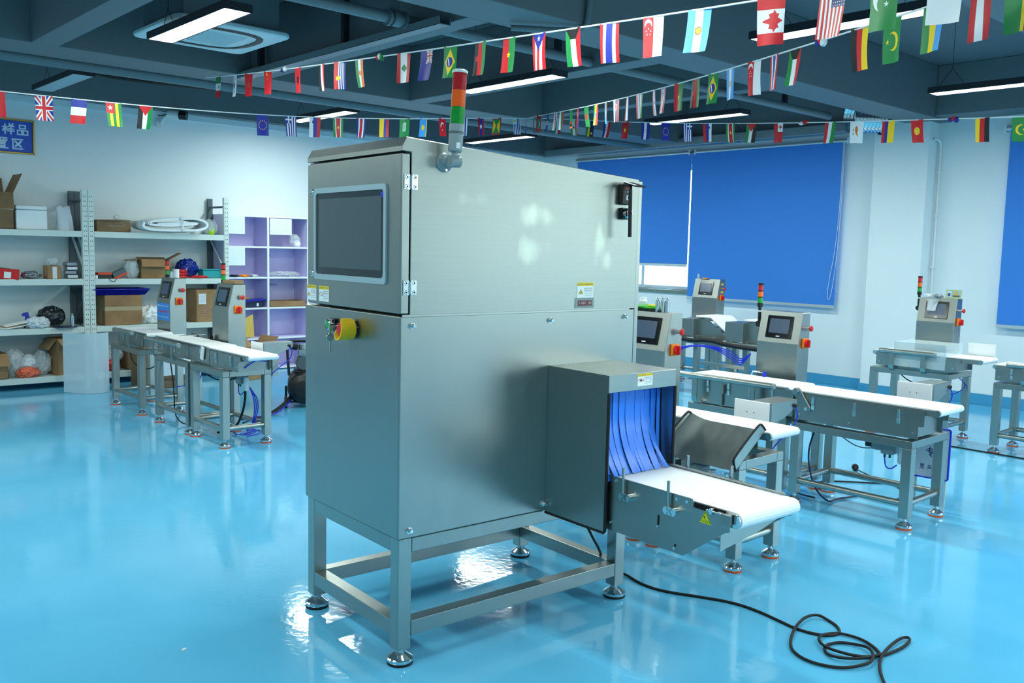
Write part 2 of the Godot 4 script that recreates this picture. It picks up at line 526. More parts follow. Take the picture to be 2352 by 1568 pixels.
func room() -> void:
	struct("floor", g().span(V(WX - 0.3, -0.2, NZ - 0.3), V(EX + 0.3, 0, SZ + 0.3), 0.0), M.floor)
	struct("ceiling", g().span(V(WX - 0.3, TOP, NZ - 0.3), V(EX + 0.3, TOP + 0.2, SZ + 0.3), 0.0), M.paint)
	wall_with_holes("wall_north", "x", NZ, NZ - 0.25, WX - 0.3, EX + 0.3, [])
	wall_with_holes("wall_east", "z", EX, EX + 0.25, NZ, SZ, [[-9.3, -5.45, 1.0, 2.66], [-3.45, -0.4, 1.0, 2.6], [0.6, 3.4, 1.0, 2.6]])
	wall_with_holes("wall_south", "x", SZ, SZ + 0.25, WX - 0.3, EX + 0.3, [[5.6, 9.4, 1.0, 2.5]])
	wall_with_holes("wall_west", "z", WX, WX - 0.25, NZ, SZ, [])
	window(1, "z", EX + 0.14, -9.3, -5.45, 1.0, 2.66, 4)
	window(2, "z", EX + 0.14, -3.45, -0.4, 1.0, 2.6, 3)
	window(3, "z", EX + 0.14, 0.6, 3.4, 1.0, 2.6, 3)
	window(4, "x", SZ + 0.14, 5.6, 9.4, 1.0, 2.5, 4)
	var sill := g()
	sill.span(V(EX - 0.03, 0.955, -9.35), V(EX + 0.24, 1.0, -5.4), 0.004)
	sill.span(V(EX - 0.03, 0.955, -3.5), V(EX + 0.24, 1.0, -0.35), 0.004)
	struct("trim_1", sill, M.marble)
	struct("trim_2", g().span(V(9.73, 0.0, -4.88), V(EX + 0.01, TOP, -4.28), 0.008), M.wall)      # the column by the windows
	struct("baseboard_east", g().span(V(EX - 0.012, 0, NZ), V(EX, 0.115, -4.88), 0.003).span(V(EX - 0.012, 0, -4.28), V(EX, 0.115, SZ), 0.003)
		.span(V(9.718, 0, -4.892), V(EX - 0.012, 0.1, -4.268), 0.003), M.base_blue)
	struct("baseboard_north", g().span(V(WX, 0, NZ), V(EX, 0.115, NZ + 0.012), 0.003), M.base_blue)
	struct("baseboard_south", g().span(V(WX, 0, SZ - 0.012), V(EX, 0.115, SZ), 0.003), M.base_blue)
	struct("baseboard_west", g().span(V(WX, 0, NZ), V(WX + 0.012, 0.115, SZ), 0.003), M.base_blue)
	# concrete beams under the slab, painted like it
	var n := 3
	for b in [
		[V(WX, BEAM, -4.55), V(EX, TOP, -4.15)], [V(WX, BEAM, -7.98), V(EX, TOP, -7.5)], [V(WX, BEAM, NZ), V(EX, TOP, NZ + 0.14)],
		[V(1.98, BEAM, -7.5), V(2.17, TOP, -4.55)], [V(3.71, BEAM, -7.5), V(3.88, TOP, -4.55)], [V(5.39, BEAM, -7.5), V(5.6, TOP, -4.55)], [V(7.2, BEAM + 0.05, -7.5), V(7.36, TOP, -4.55)],
		[V(9.53, BEAM + 0.02, -4.15), V(EX, TOP, SZ)], [V(9.82, 2.99, NZ), V(EX, TOP, -7.98)], [V(9.82, 2.99, -7.5), V(EX, TOP, -4.55)],
		[V(5.0, BEAM, -2.25), V(9.53, TOP, -1.95)], [V(WX, BEAM, 0.3), V(9.53, TOP, 0.7)]]:
		struct("trim_%d" % n, g().span(b[0], b[1], 0.006), M.paint)
		n += 1
	# white moulding where the shelf wall meets the beam
	struct("trim_%d" % n, g().span(V(WX, 2.86, NZ), V(EX, BEAM, NZ + 0.05), 0.004), M.wall)

func lamp(x: float, z: float, label: String, on := true, drop := 2.87) -> void:
	var t := thing("pendant_lamp", label, "lamp", V(x, drop, z), 0.0, "" if not on else "")
	var hs := g()
	hs.span(V(-0.085, 0.012, -0.6), V(0.085, 0.05, 0.6), 0.004)
	hs.span(V(-0.09, 0.0, -0.606), V(-0.083, 0.05, 0.606), 0.002).span(V(0.083, 0.0, -0.606), V(0.09, 0.05, 0.606), 0.002)
	hs.span(V(-0.085, 0.0, -0.606), V(0.085, 0.05, -0.599), 0.002).span(V(-0.085, 0.0, 0.599), V(0.085, 0.05, 0.606), 0.002)
	obj("housing", hs, M.housing, t)
	obj("diffuser", g().span(V(-0.083, 0.004, -0.599), V(0.083, 0.012, 0.599), 0.0), M.lamp_on if on else M.lamp_off, t)
	for s in [-1, 1]:
		var k := g()
		k.tube([V(0, 0.05, s * 0.56), V(0, 0.2, s * 0.45), V(0, TOP - drop, s * 0.45)], 0.002, 5)
		k.tube([V(0, 0.05, s * 0.34), V(0, 0.2, s * 0.45)], 0.002, 5)
		obj("cable", k, M.black, t)
	if on:
		var l := AreaLight3D.new()
		l.name = "lamp_light"
		l.area_size = Vector2(0.16, 1.18)
		l.light_color = Color(0.945, 1.0, 0.972)
		l.light_energy = LAMP
		l.area_range = 30.0
		l.area_attenuation = 2.0
		l.shadow_enabled = true
		l.rotation.x = -PI / 2
		l.position = V(0, -0.006, 0)
		t.add_child(l)

func ceiling_things() -> void:
	lamp(2.52, -5.85, "long lit pendant lamp hanging in front of the white ceiling cassette air conditioner")
	lamp(5.22, -5.85, "lit pendant lamp right behind the red segment of the tall signal tower")
	lamp(7.8, -5.85, "lit pendant lamp hanging in front of the wide blue blind's upper edge")
	lamp(2.58, -8.85, "unlit pendant lamp with pale panel, above the left shelf wall", false)
	lamp(5.2, -8.85, "lit pendant lamp above the grey machine's left upper edge")
	lamp(7.75, -8.85, "small far lit pendant lamp just right of the signal tower base")
	lamp(5.22, -2.85, "big lit pendant lamp at top right behind the Canadian and American flags")
	lamp(7.85, -2.85, "lit pendant lamp cut by the right edge of the photo")
	for q in [[2.52, -2.85, "right above the machine, over the photo's upper edge"], [-0.1, -5.85, "left of the photo, level with the air conditioner"], [-0.1, -8.85, "left of the photo, nearest the shelf wall"], [-0.1, -2.85, "left of the photo, level with the machine"], [2.52, 0.15, "behind the camera's right shoulder"], [5.22, 0.15, "right of the photo, in the middle row"],
			[7.85, 0.15, "right of the photo, nearest the windows"], [-0.1, 0.15, "straight above the camera"], [2.52, 2.6, "far behind the camera, left of two"], [7.85, 2.6, "far behind the camera, by the windows"]]:
		lamp(q[0], q[1], "lit pendant lamp " + q[2])
	var t := thing("air_conditioner", "white four-way ceiling cassette air conditioner behind the long lit lamp", "air conditioner", V(2.97, 3.0, -6.63))
	var pn := g()
	var ro := []
	for k in 4:
		for j in 5:
			var a := PI / 2 * k + PI / 8 * j
			ro.append(Vector2([1, -1, -1, 1][k] * 0.36 + 0.07 * cos(a), [1, 1, -1, -1][k] * 0.36 + 0.07 * sin(a)))
	pn.prism(ro, 0.035, Transform3D(Basis(V(1, 0, 0), V(0, 0, 1), V(0, -1, 0)), V(0, 0.035, 0)), 0.008)
	obj("panel", pn, M.ac, t)
	obj("case", g().span(V(-0.36, 0.036, -0.36), V(0.36, TOP - 3.0 - 0.06, 0.36), 0.006), M.pipe, t)
	for k in 4:
		var lv := g().at(V(0, 0, 0), PI / 2 * k)
		lv.grid(16, 2, func(u: float, w: float): return V(lerpf(-0.29, 0.29, u), -0.006 + 0.004 * w, 0.29 + 0.055 * w - 0.10 * pow(absf(2 * u - 1), 3.0)), 0.004)
		obj("air_outlet", lv, M.housing, t)
	var gr := g()
	for k in 16:
		gr.span(V(-0.19, -0.006, -0.19 + k * 0.0245), V(0.19, 0.001, -0.182 + k * 0.0245), 0.001)
	obj("intake_grille", gr, M.ac, t)
	# pipes and a cable tray under the slab
	tag(obj("ceiling_pipe", g().tube([V(WX, 2.93, -8.12), V(9.7, 2.93, -8.12)], 0.05, 12), M.pipe), "grey painted pipe under the far beam, above the unlit lamp", "pipe")
	var pp := thing("ceiling_pipe", "grey painted pipe with a coupling, crossing above the machine towards the window column", "pipe")
	obj("pipe", g().tube([V(WX, 2.98, -5.08), V(9.1, 2.98, -5.08)], 0.038, 12), M.pipe, pp)
	obj("coupling", g().cyl(V(3.5, 2.98, -5.08), V(3.56, 2.98, -5.08), 0.052).cyl(V(3.46, 2.98, -5.08), V(3.475, 2.98, -5.08), 0.058).cyl(V(3.585, 2.98, -5.08), V(3.6, 2.98, -5.08), 0.058).span(V(3.51, 2.98, -5.1), V(3.55, 3.12, -5.06)), M.pipe, pp)
	obj("hanger", g().span(V(5.0, 2.98, -5.1), V(5.05, TOP, -5.06)).span(V(8.2, 2.98, -5.1), V(8.25, TOP, -5.06)), M.housing, pp)
	tag(obj("conduit", g().tube([V(4.35, 3.4, -4.12), V(4.35, 2.96, -4.12), V(4.33, 2.9, -4.16), V(4.2, 2.89, -4.25), V(3.95, 2.89, -4.42)], 0.02, 8, 2), M.pipe), "thin grey conduit turning from the big beam's side onto its underside", "conduit")
	var tr := thing("cable_tray", "grey slotted cable tray running along a ceiling beam behind the flags", "cable tray")
	obj("channel", g().span(V(3.60, 2.90, -7.6), V(3.605, 2.95, -4.7)).span(V(3.685, 2.90, -7.6), V(3.69, 2.95, -4.7)).span(V(3.6, 2.90, -7.6), V(3.69, 2.905, -4.7)), M.pipe, tr)
	for z in [-7.2, -5.9]:
		obj("hanger", g().span(V(3.62, 2.95, z), V(3.67, TOP, z + 0.04)), M.housing, tr)
	var hose := [V(2.64, 3.47, -9.60), V(2.70, 3.37, -9.60), V(2.91, 3.24, -9.60), V(3.09, 3.16, -9.60), V(3.28, 3.14, -9.60), V(3.89, 3.15, -9.60), V(4.67, 3.18, -9.60), V(5.42, 3.22, -9.60), V(6.24, 3.25, -9.60), V(9.0, 3.3, -9.6)]
	tag(obj("cable_bundle", g().tube(hose, 0.045, 8, 1), M.rubber), "black cable bundle sagging below the far ceiling pipe", "cable")
	var dt := thing("air_duct", "galvanised sheet metal duct along the wall above the blue blinds", "duct")
	obj("duct_body", g().span(V(9.66, 2.88, -10.0), V(9.8, 2.99, -4.9), 0.01), M.galv, dt)
	for z in [-8.6, -6.6]:
		obj("bracket", g().tube([V(9.66, 3.06, z), V(9.7, 3.0, z), V(9.7, 2.87, z)], 0.008, 6), M.housing, dt)
	var fan := thing("flexible_duct", "open ribbed flexible duct end shining inside, at the column's top", "duct", V(9.3, 2.95, -4.75), 0.9)
	obj("hose", g().lathe(_ribs(0.15, 0.0, 0.35, 9), 24, Transform3D(Basis(V(1, 0, 0), V(0, 0, 1), V(0, -1, 0)), V(0, 0, -0.2))), M.chrome, fan)
	obj("collar", g().lathe([Vector2(0.15, 0), Vector2(0.165, 0), Vector2(0.165, 0.03), Vector2(0.15, 0.03)], 24, Transform3D(Basis(V(1, 0, 0), V(0, 0, 1), V(0, -1, 0)), V(0, 0, 0.15))), M.housing, fan)
	var cd := thing("conduit", "thin white conduit running down the wall right of the column", "conduit")
	obj("pipe", g().tube([V(9.93, 2.6, -4.24), V(9.93, 1.0, -4.24)], 0.011, 8).tube([V(9.75, 2.75, -4.24), V(9.88, 2.75, -4.24), V(9.93, 2.7, -4.24), V(9.93, 2.6, -4.24)], 0.011, 8, 2), M.white, cd)
	for y in [2.4, 1.95, 1.4]:
		obj("clip", g().span(V(9.915, y, -4.258), V(9.95, y + 0.025, -4.222)), M.white, cd)
	var cm := thing("security_camera", "small security camera with dark hood on a white wall bracket", "camera", V(4.0, 2.80, NZ))
	obj("bracket", g().cyl(V(0, 0, 0), V(0, 0, 0.04), 0.05, 0.045).tube([V(0, 0, 0.04), V(0.02, 0.06, 0.1), V(0.08, 0.1, 0.13)], 0.018, 8, 1), M.white, cm)
	obj("body", g().cyl(V(0.05, 0.1, 0.12), V(0.2, 0.085, 0.24), 0.04, 0.045), M.white, cm)
	obj("hood", g().cyl(V(0.15, 0.09, 0.2), V(0.21, 0.084, 0.25), 0.05, 0.05), M.bezel, cm)
	obj("wire", g().tube([V(0.05, 0.1, 0.1), V(-0.04, 0.06, 0.06), V(0, 0.16, 0.01)], 0.005, 6, 2), M.housing, cm)

func _ribs(r: float, z0: float, z1: float, k: int) -> Array:
	var a := []
	for i in k:
		a.append(Vector2(r, lerpf(z0, z1, float(i) / k)))
		a.append(Vector2(r * 0.88, lerpf(z0, z1, (i + 0.5) / k)))
	return a

func blind(z0: float, z1: float, y0: float, label: String, chain := true) -> void:
	var t := thing("roller_blind", label, "blind", V(9.9, 2.8, (z0 + z1) / 2))
	var h := (z1 - z0) / 2
	var dy := 2.8 - y0
	obj("roller", g().cyl(V(0, 0.015, -h - 0.05), V(0, 0.015, h + 0.05), 0.024), M.alu, t)
	for s in [-1, 1]:
		obj("end_bracket", g().span(V(-0.03, -0.02, s * (h + 0.055) - 0.008), V(0.048, 0.05, s * (h + 0.055) + 0.008)), M.white, t)
	var ns := FastNoiseLite.new()
	ns.seed = int(z0 * 10)
	ns.frequency = 0.9
	obj("fabric", g().grid(48, 30, func(u: float, w: float):
		return V(-0.022 + 0.006 * w * ns.get_noise_2d(u * 6 + w * 0.8, w * 0.7), -w * dy, lerpf(h, -h, u) + 0.004 * w * sin(u * 9)), 0.0015), M.blind, t)
	obj("bottom_rail", g().span(V(-0.034, -dy - 0.03, -h), V(-0.012, -dy + 0.005, h), 0.004), M.alu, t)
	if chain:
		obj("pull_chain", g().tube([V(-0.03, 0, h + 0.01), V(-0.03, -dy * 0.6, h + 0.0), V(-0.035, -dy * 0.93, h - 0.1), V(-0.035, -dy * 0.985, h - 0.04), V(-0.03, -dy * 0.6, h + 0.02), V(-0.02, 0, h + 0.02)], 0.003, 5, 2), M.white, t)

func glint_streaks() -> Array:   # albedo and roughness of a brushed sheet with pale reflection smears painted in
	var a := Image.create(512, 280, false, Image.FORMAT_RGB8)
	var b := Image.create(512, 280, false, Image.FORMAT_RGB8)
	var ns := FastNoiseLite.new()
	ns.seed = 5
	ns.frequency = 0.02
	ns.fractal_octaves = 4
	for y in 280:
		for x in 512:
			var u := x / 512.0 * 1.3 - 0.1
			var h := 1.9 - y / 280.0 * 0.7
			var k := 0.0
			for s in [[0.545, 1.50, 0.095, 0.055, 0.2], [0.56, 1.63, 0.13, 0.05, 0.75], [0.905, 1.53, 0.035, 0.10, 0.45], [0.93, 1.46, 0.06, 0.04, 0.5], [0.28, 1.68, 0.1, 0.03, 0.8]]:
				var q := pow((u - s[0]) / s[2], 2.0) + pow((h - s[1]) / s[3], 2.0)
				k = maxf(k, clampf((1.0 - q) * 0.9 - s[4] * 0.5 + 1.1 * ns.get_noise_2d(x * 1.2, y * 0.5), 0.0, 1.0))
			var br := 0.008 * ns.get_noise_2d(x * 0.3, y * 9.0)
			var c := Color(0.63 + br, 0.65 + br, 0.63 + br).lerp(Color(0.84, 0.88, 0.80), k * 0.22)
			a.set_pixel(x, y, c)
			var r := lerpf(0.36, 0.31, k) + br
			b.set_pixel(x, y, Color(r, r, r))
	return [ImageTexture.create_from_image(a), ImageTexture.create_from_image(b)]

# ---- print: little pictures with lettering, one atlas for all labels ----
var ink: Image
# strokes on a 16 x 16 grid: each item is a polyline of hex digit pairs
const STROKES := {
	"yang": ["0565", "313f", "360b", "3769", "90a3", "e0c3", "84f4", "88f8", "7bfb", "b4bf"],
	"pin": ["41c1c64641", "19797f1f19", "99f9ff9f99"],
	"zhi": ["10e0e41410", "5054", "a0a4", "36c6", "7477", "47b7be4e47", "49b9", "4cbc", "0fff", "282f"],
	"qu": ["11f1", "212f", "2fff", "54dc", "d45c"],
	"zhuan": ["43c3", "16f6", "8069", "69c9", "c98d", "7cbf"],
	"bei": ["5024", "52c2", "c228", "53e8", "49c9cf4f49", "4ccc", "898f"],
	"jing": ["1272", "3034", "5054", "24747727", "a083", "92f2", "d287", "a3f7", "29e9", "1bfb", "4dcdcf4f4d"],
	"gao": ["4124", "43d3", "8087", "17f7", "49c9cf4f49"],
	"jian": ["0464", "303f", "360b", "a075", "a0f5", "86d6", "8997", "b9ba", "e9cd", "7efe"],
	"zhen": ["3005", "1454", "1858", "333e", "3e6c", "85f5", "b0bf"],
	"zhong": ["30d0", "12f2", "34d4d93934", "36d6", "808f", "2cec", "0fff"],
	"ji": ["22d2", "5229", "5277", "2cf5", "77fe", "d72f"],
}

func stroke(im: Image, a: Vector2, b: Vector2, w: float, c: Color) -> void:
	var n := int(maxf(absf(b.x - a.x), absf(b.y - a.y))) + 1
	var k := int(maxf(1.0, w))
	for i in n + 1:
		var q := a.lerp(b, float(i) / n)
		im.fill_rect(Rect2i(int(q.x - k / 2.0 + 0.5), int(q.y - k / 2.0 + 0.5), k, k), c)

func glyph(im: Image, key: String, x: float, y: float, s: float, w: float, c: Color) -> void:
	for line in STROKES[key]:
		var pts := []
		for i in range(0, line.length(), 2):
			pts.append(Vector2(x + line.substr(i, 1).hex_to_int() * s / 15.0, y + line.substr(i + 1, 1).hex_to_int() * s / 15.0))
		for i in pts.size() - 1:
			stroke(im, pts[i], pts[i + 1], w, c)

func small_print(im: Image, x: int, y: int, w: int, h: int, c: Color) -> void:   # a line of lettering too small to read
	var q := x
	while q < x + w - 2:
		var k := R.randi_range(2, 4)
		for j in 3:
			if R.randf() < 0.8:
				im.fill_rect(Rect2i(q, y + j * h / 3, k, maxi(1, h / 4)), c)
		if R.randf() < 0.6:
			im.fill_rect(Rect2i(q + R.randi_range(0, k - 1), y, 1, h), c)
		q += k + 2

func fill_poly(im: Image, pts: Array, c: Color) -> void:
	var pp := PackedVector2Array(pts)
	var r := Rect2(pp[0], Vector2.ZERO)
	for q in pp:
		r = r.expand(q)
	for y in range(int(r.position.y), int(r.end.y) + 1):
		for x in range(int(r.position.x), int(r.end.x) + 1):
			if Geometry2D.is_point_in_polygon(Vector2(x + 0.5, y + 0.5), pp):
				im.set_pixel(x, y, c)

func disc(im: Image, ce: Vector2, r: float, c: Color) -> void:
	for y in range(int(ce.y - r), int(ce.y + r) + 2):
		for x in range(int(ce.x - r), int(ce.x + r) + 2):
			if Vector2(x + 0.5, y + 0.5).distance_to(ce) <= r and x >= 0 and y >= 0 and x < im.get_width() and y < im.get_height():
				im.set_pixel(x, y, c)

func star(im: Image, ce: Vector2, r: float, c: Color, turn := 0.0, pts := 5, inner := 0.4) -> void:
	var a := []
	for i in pts * 2:
		a.append(ce + Vector2.UP.rotated(turn + PI * i / pts) * (r if i % 2 == 0 else r * inner))
	fill_poly(im, a, c)

const LATIN := {"W": "10001100011000110101101011101110001", "A": "01110100011000111111100011000110001", "R": "11110100011000111110101001001010001", "N": "10001110011010110011100011000110001", "I": "11111001000010000100001000010011111", "G": "01110100011000010111100011000101110",
	"X": "10001010100010000100001000101010001", "Y": "10001010100010000100001000010000100", "O": "01110100011000110001100011000101110", "-": "00000000000000011111000000000000000", "/": "00001000100001000100010000100010000", " ": "00000000000000000000000000000000000"}

func latin(im: Image, s: String, x: float, y: float, px: float, c: Color) -> void:
	for ch in s:
		var m: String = LATIN[ch]
		for i in 35:
			if m[i] == "1":
				im.fill_rect(Rect2i(int(x + (i % 5) * px), int(y + (i / 5) * px), int(ceilf(px)), int(ceilf(px))), c)
		x += 6 * px

func image_mat(im: Image, rough := 0.4) -> StandardMaterial3D:
	var m := mat(Color.WHITE, rough)
	m.albedo_texture = ImageTexture.create_from_image(im)
	return m

func warning_label(kind: int) -> StandardMaterial3D:   # a white label under a yellow band, 240 x 300
	var wide := kind == 2
	var im := Image.create(300 if wide else 200, 280, false, Image.FORMAT_RGB8)
	var W := im.get_width()
	im.fill(Color(0.93, 0.96, 0.96))
	im.fill_rect(Rect2i(0, 0, W, 64), Color(0.93, 0.80, 0.10))
	var k := Color(0.08, 0.08, 0.08)
	fill_poly(im, [Vector2(8, 52), Vector2(26, 16), Vector2(44, 52)], k)
	fill_poly(im, [Vector2(14, 48), Vector2(26, 24), Vector2(38, 48)], Color(0.93, 0.80, 0.10))
	im.fill_rect(Rect2i(25, 30, 3, 10), k)
	im.fill_rect(Rect2i(25, 43, 3, 3), k)
	glyph(im, "jing", 50, 18, 30, 2.4, k)
	glyph(im, "gao", 84, 18, 30, 2.4, k)
	var px := (W - 122) / 50.0
	latin(im, "/WARNING", 118, 32 - 3.5 * px, px, k)
	if kind == 1 or kind == 2:      # triangle sign
		var cx := 66.0 if wide else 42.0
		fill_poly(im, [Vector2(cx - 46, 210), Vector2(cx, 120), Vector2(cx + 46, 210)] if wide else [Vector2(cx - 34, 200), Vector2(cx, 130), Vector2(cx + 34, 200)], k)
		fill_poly(im, [Vector2(cx - 37, 204), Vector2(cx, 132), Vector2(cx + 37, 204)] if wide else [Vector2(cx - 27, 196), Vector2(cx, 141), Vector2(cx + 27, 196)], Color(0.95, 0.82, 0.12))
		if wide:
			disc(im, Vector2(cx, 182), 6, k)
			for a in 3:
				fill_poly(im, [Vector2(cx, 182) + Vector2.UP.rotated(TAU * a / 3 - 0.4 + PI) * 20, Vector2(cx, 182) + Vector2.UP.rotated(TAU * a / 3 + 0.4 + PI) * 20, Vector2(cx, 182)], k)
		else:
			im.fill_rect(Rect2i(int(cx) - 2, 158, 5, 20), k)
			im.fill_rect(Rect2i(int(cx) - 2, 183, 5, 6), k)
	else:                # round prohibition sign
		var ce := Vector2(46, 150)
		disc(im, ce, 40, Color(0.78, 0.10, 0.12) if kind == 3 else Color(0.15, 0.15, 0.15))
		disc(im, ce, 33, Color(0.95, 0.97, 0.97))
		if kind == 3:
			fill_poly(im, [ce + Vector2(-14, 22), ce + Vector2(-20, -8), ce + Vector2(-10, -24), ce + Vector2(6, -26), ce + Vector2(14, -10), ce + Vector2(20, -2), ce + Vector2(10, 22)], k)
		stroke(im, ce + Vector2(-24, -24), ce + Vector2(24, 24), 6, Color(0.78, 0.10, 0.12))
	for j in 5:
		small_print(im, int(W * 0.44), 84 + j * 34 + (0 if not wide else 12), int(W * 0.5), 22 if j < 2 else 13, k if j < 2 else Color(0.3, 0.3, 0.3))
	return image_mat(im)

func plate(t: Node3D, called: String, m: Material, a: Vector3, b: Vector3, c: Vector3, d: Vector3, thick := 0.0012) -> MeshInstance3D:   # thin printed plate: corners counter-clockwise from lower left
	var nn := (b - a).cross(d - a).normalized() * thick
	var s := g()
	s.quad(a + nn, b + nn, c + nn, d + nn)
	s.quad(b, a, d, c)
	for e in [[a, b], [b, c], [c, d], [d, a]]:
		s.quad(e[0], e[1], e[1] + nn, e[0] + nn)
	for i in range(4, s.t.size()):
		s.t[i] = Vector2(0.02, 0.98)
	return obj(called, s, m, t)

func bolt(s: G, at: Vector3, dir: Vector3, r := 0.009) -> G:
	s.cyl(at, at + dir * 0.002, r * 1.5, r * 1.45, 14)
	s.cyl(at + dir * 0.002, at + dir * 0.014, r, r, 12)
	s.cyl(at + dir * 0.014, at + dir * 0.0165, r, r * 0.75, 12)
	return s

func foot(t: Node3D, x: float, z: float, top: float, r: float, rubber: Material) -> void:
	var f := g().at(V(x, 0, z))
	f.lathe([Vector2(0, 0.011), Vector2(r, 0.011), Vector2(r * 1.02, 0.014), Vector2(r * 1.02, 0.022), Vector2(r * 0.93, 0.026), Vector2(r * 0.36, 0.044), Vector2(r * 0.36, 0.05), Vector2(0, 0.05)], 28)
	f.cyl(V(0, 0.045, 0), V(0, top + 0.004, 0), 0.008, 0.008, 10)
	f.lathe([Vector2(0, top - 0.008), Vector2(0.014, top - 0.008), Vector2(0.014, top), Vector2(0, top)], 6)
	var o := obj("levelling_foot", f, M.chrome, t)
	obj("rubber_base", g().at(V(x, 0, z)).lathe([Vector2(0, 0), Vector2(r * 0.98, 0), Vector2(r, 0.004), Vector2(r, 0.011), Vector2(0, 0.011)], 28), rubber, o)

func machine() -> void:
	var t := thing("inspection_machine", "large stainless steel X-ray inspection machine with dark screen and blue curtain tunnel", "machine", V(1.856, 0, -2.605), -0.0571)
	# frame: legs, upper and lower beams of 57 mm square tube
	var s2 := 0.0285
	for q in [[0, 0], [1.098, 0], [0, -0.648], [1.098, -0.648]]:
		obj("leg", g().span(V(q[0] - s2, 0.055, q[1] - s2), V(q[0] + s2, 0.468, q[1] + s2), 0.004), M.tube, t)
		foot(t, q[0], q[1], 0.058, 0.048, M.rubber)
	for y in [[0.413, 0.466, "upper_rail"], [0.102, 0.16, "lower_rail"]]:
		for w in [0.0, -0.648]:
			obj(y[2], g().span(V(0.0285, y[0], w - s2 + 0.001), V(1.0695, y[1], w + s2 - 0.001), 0.003), M.steel, t)
		for u in [0.0, 1.098]:
			obj(y[2], g().span(V(u - s2 + 0.001, y[0], -0.6195), V(u + s2 - 0.001, y[1], -0.0285), 0.003), M.steel, t)
	# lower cabinet, upper cabinet with sloping top, door, rear door
	obj("lower_cabinet", g().span(V(-0.037, 0.468, -0.686), V(1.124, 1.262, 0.037), 0.006), M.steel, t)
	var up := g()
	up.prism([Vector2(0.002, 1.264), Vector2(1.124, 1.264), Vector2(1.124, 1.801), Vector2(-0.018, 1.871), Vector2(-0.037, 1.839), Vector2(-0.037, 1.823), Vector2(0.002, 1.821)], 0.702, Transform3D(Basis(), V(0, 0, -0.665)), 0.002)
	obj("upper_cabinet", up, M.steel_glint_streaks, t)
	# the ledge where the upper side meets the lower side panel
	obj("seam_strip", g().span(V(-0.03, 1.258, 0.035), V(1.09, 1.2665, 0.0395), 0.001), M.tube, t)
	var dr := obj("door", g().span(V(-0.037, 1.268, -0.663), V(-0.001, 1.817, 0.037), 0.005), M.steel, t)
	# bezel of the monitor: a rounded frame, screen inside
	var rr := func(z0: float, z1: float, y0: float, y1: float, r: float) -> Array:
		var a := []
		for k in 4:
			for j in 5:
				var th := PI / 2 * k + PI / 8 * j
				a.append(Vector2([z1 - r, z0 + r, z0 + r, z1 - r][k] + r * cos(th), [y1 - r, y1 - r, y0 + r, y0 + r][k] + r * sin(th)))
		return a
	var side := Basis(V(0, 0, 1), V(0, 1, 0), V(-1, 0, 0))   # drawn x -> z, pushed towards -x
	var outer: Array = rr.call(-0.596, -0.053, 1.367, 1.718, 0.016)
	var inner: Array = rr.call(-0.580, -0.070, 1.388, 1.698, 0.014)
	var bz := g()
	var o_x := -0.037
	for i in outer.size():
		var a: Vector2 = outer[i]
		var b: Vector2 = outer[(i + 1) % outer.size()]
		var c: Vector2 = inner[i]
		var d: Vector2 = inner[(i + 1) % outer.size()]
		bz.quad(V(o_x - 0.007, c.y, c.x), V(o_x - 0.007, d.y, d.x), V(o_x - 0.007, b.y, b.x), V(o_x - 0.007, a.y, a.x))
		bz.quad(V(o_x, a.y, a.x), V(o_x - 0.007, a.y, a.x), V(o_x - 0.007, b.y, b.x), V(o_x, b.y, b.x))
		bz.quad(V(o_x - 0.007, c.y, c.x), V(o_x, c.y, c.x), V(o_x, d.y, d.x), V(o_x - 0.007, d.y, d.x))
	obj("monitor_frame", bz, M.pale_frame, dr)
	var mo := obj("monitor_glass", g().prism(inner, 0.003, Transform3D(side, V(-0.037, 0, 0))), M.monitor, dr)
	obj("screen", g().span(V(-0.0408, 1.415, -0.558), V(-0.0395, 1.676, -0.088), 0.0), M.screen, dr)
	obj("blue_mark", g().span(V(-0.041, 1.672, -0.092), V(-0.0395, 1.689, -0.077), 0.0), M.blue_tube, dr)
	for y in [1.704, 1.388]:
		var lk := g()
		lk.lathe([Vector2(0, 0), Vector2(0.013, 0), Vector2(0.013, 0.004), Vector2(0.011, 0.006), Vector2(0.009, 0.006), Vector2(0.009, 0.003), Vector2(0.004, 0.003), Vector2(0.004, 0.007), Vector2(0, 0.007)], 18, Transform3D(Basis(V(0, 1, 0), V(-1, 0, 0), V(0, 0, 1)), V(-0.037, y, -0.618)))
		obj("door_lock", lk, M.chrome, dr)
	for y in [1.72, 1.36]:
		var hg := g()
		hg.span(V(-0.028, y - 0.026, 0.037), V(-0.004, y + 0.026, 0.0405), 0.001).span(V(0.003, y - 0.026, 0.037), V(0.027, y + 0.026, 0.0405), 0.001)
		hg.cyl(V(-0.0005, y - 0.021, 0.0425), V(-0.0005, y + 0.021, 0.0425), 0.0048, 0.0048, 10)
		for q in [[-0.017, 0.016], [-0.017, -0.016], [0.016, 0.016], [0.016, -0.016]]:
			hg.cyl(V(q[0], y + q[1], 0.040), V(q[0], y + q[1], 0.043), 0.008, 0.006, 14)
		var hgo := obj("hinge", hg, M.chrome, t)
		var hs := g()
		for q in [[-0.017, 0.016], [-0.017, -0.016], [0.016, 0.016], [0.016, -0.016]]:
			hs.cyl(V(q[0], y + q[1], 0.043), V(q[0], y + q[1], 0.0434), 0.003, 0.003, 8)
		obj("screw_socket", hs, M.hole, hgo)
	obj("rear_door", g().span(V(1.128, 0.475, -0.68), V(1.154, 1.797, 0.03), 0.004), M.steel, t)
	# screws of the side panel
	for q in [[0.013, 1.228], [0.65, 1.228], [1.065, 1.23], [0.01, 0.499], [0.635, 0.497], [1.065, 0.5]]:
		obj("panel_screw", bolt(g(), V(q[0], q[1], 0.037), V(0, 0, 1), 0.0085), M.chrome, t)
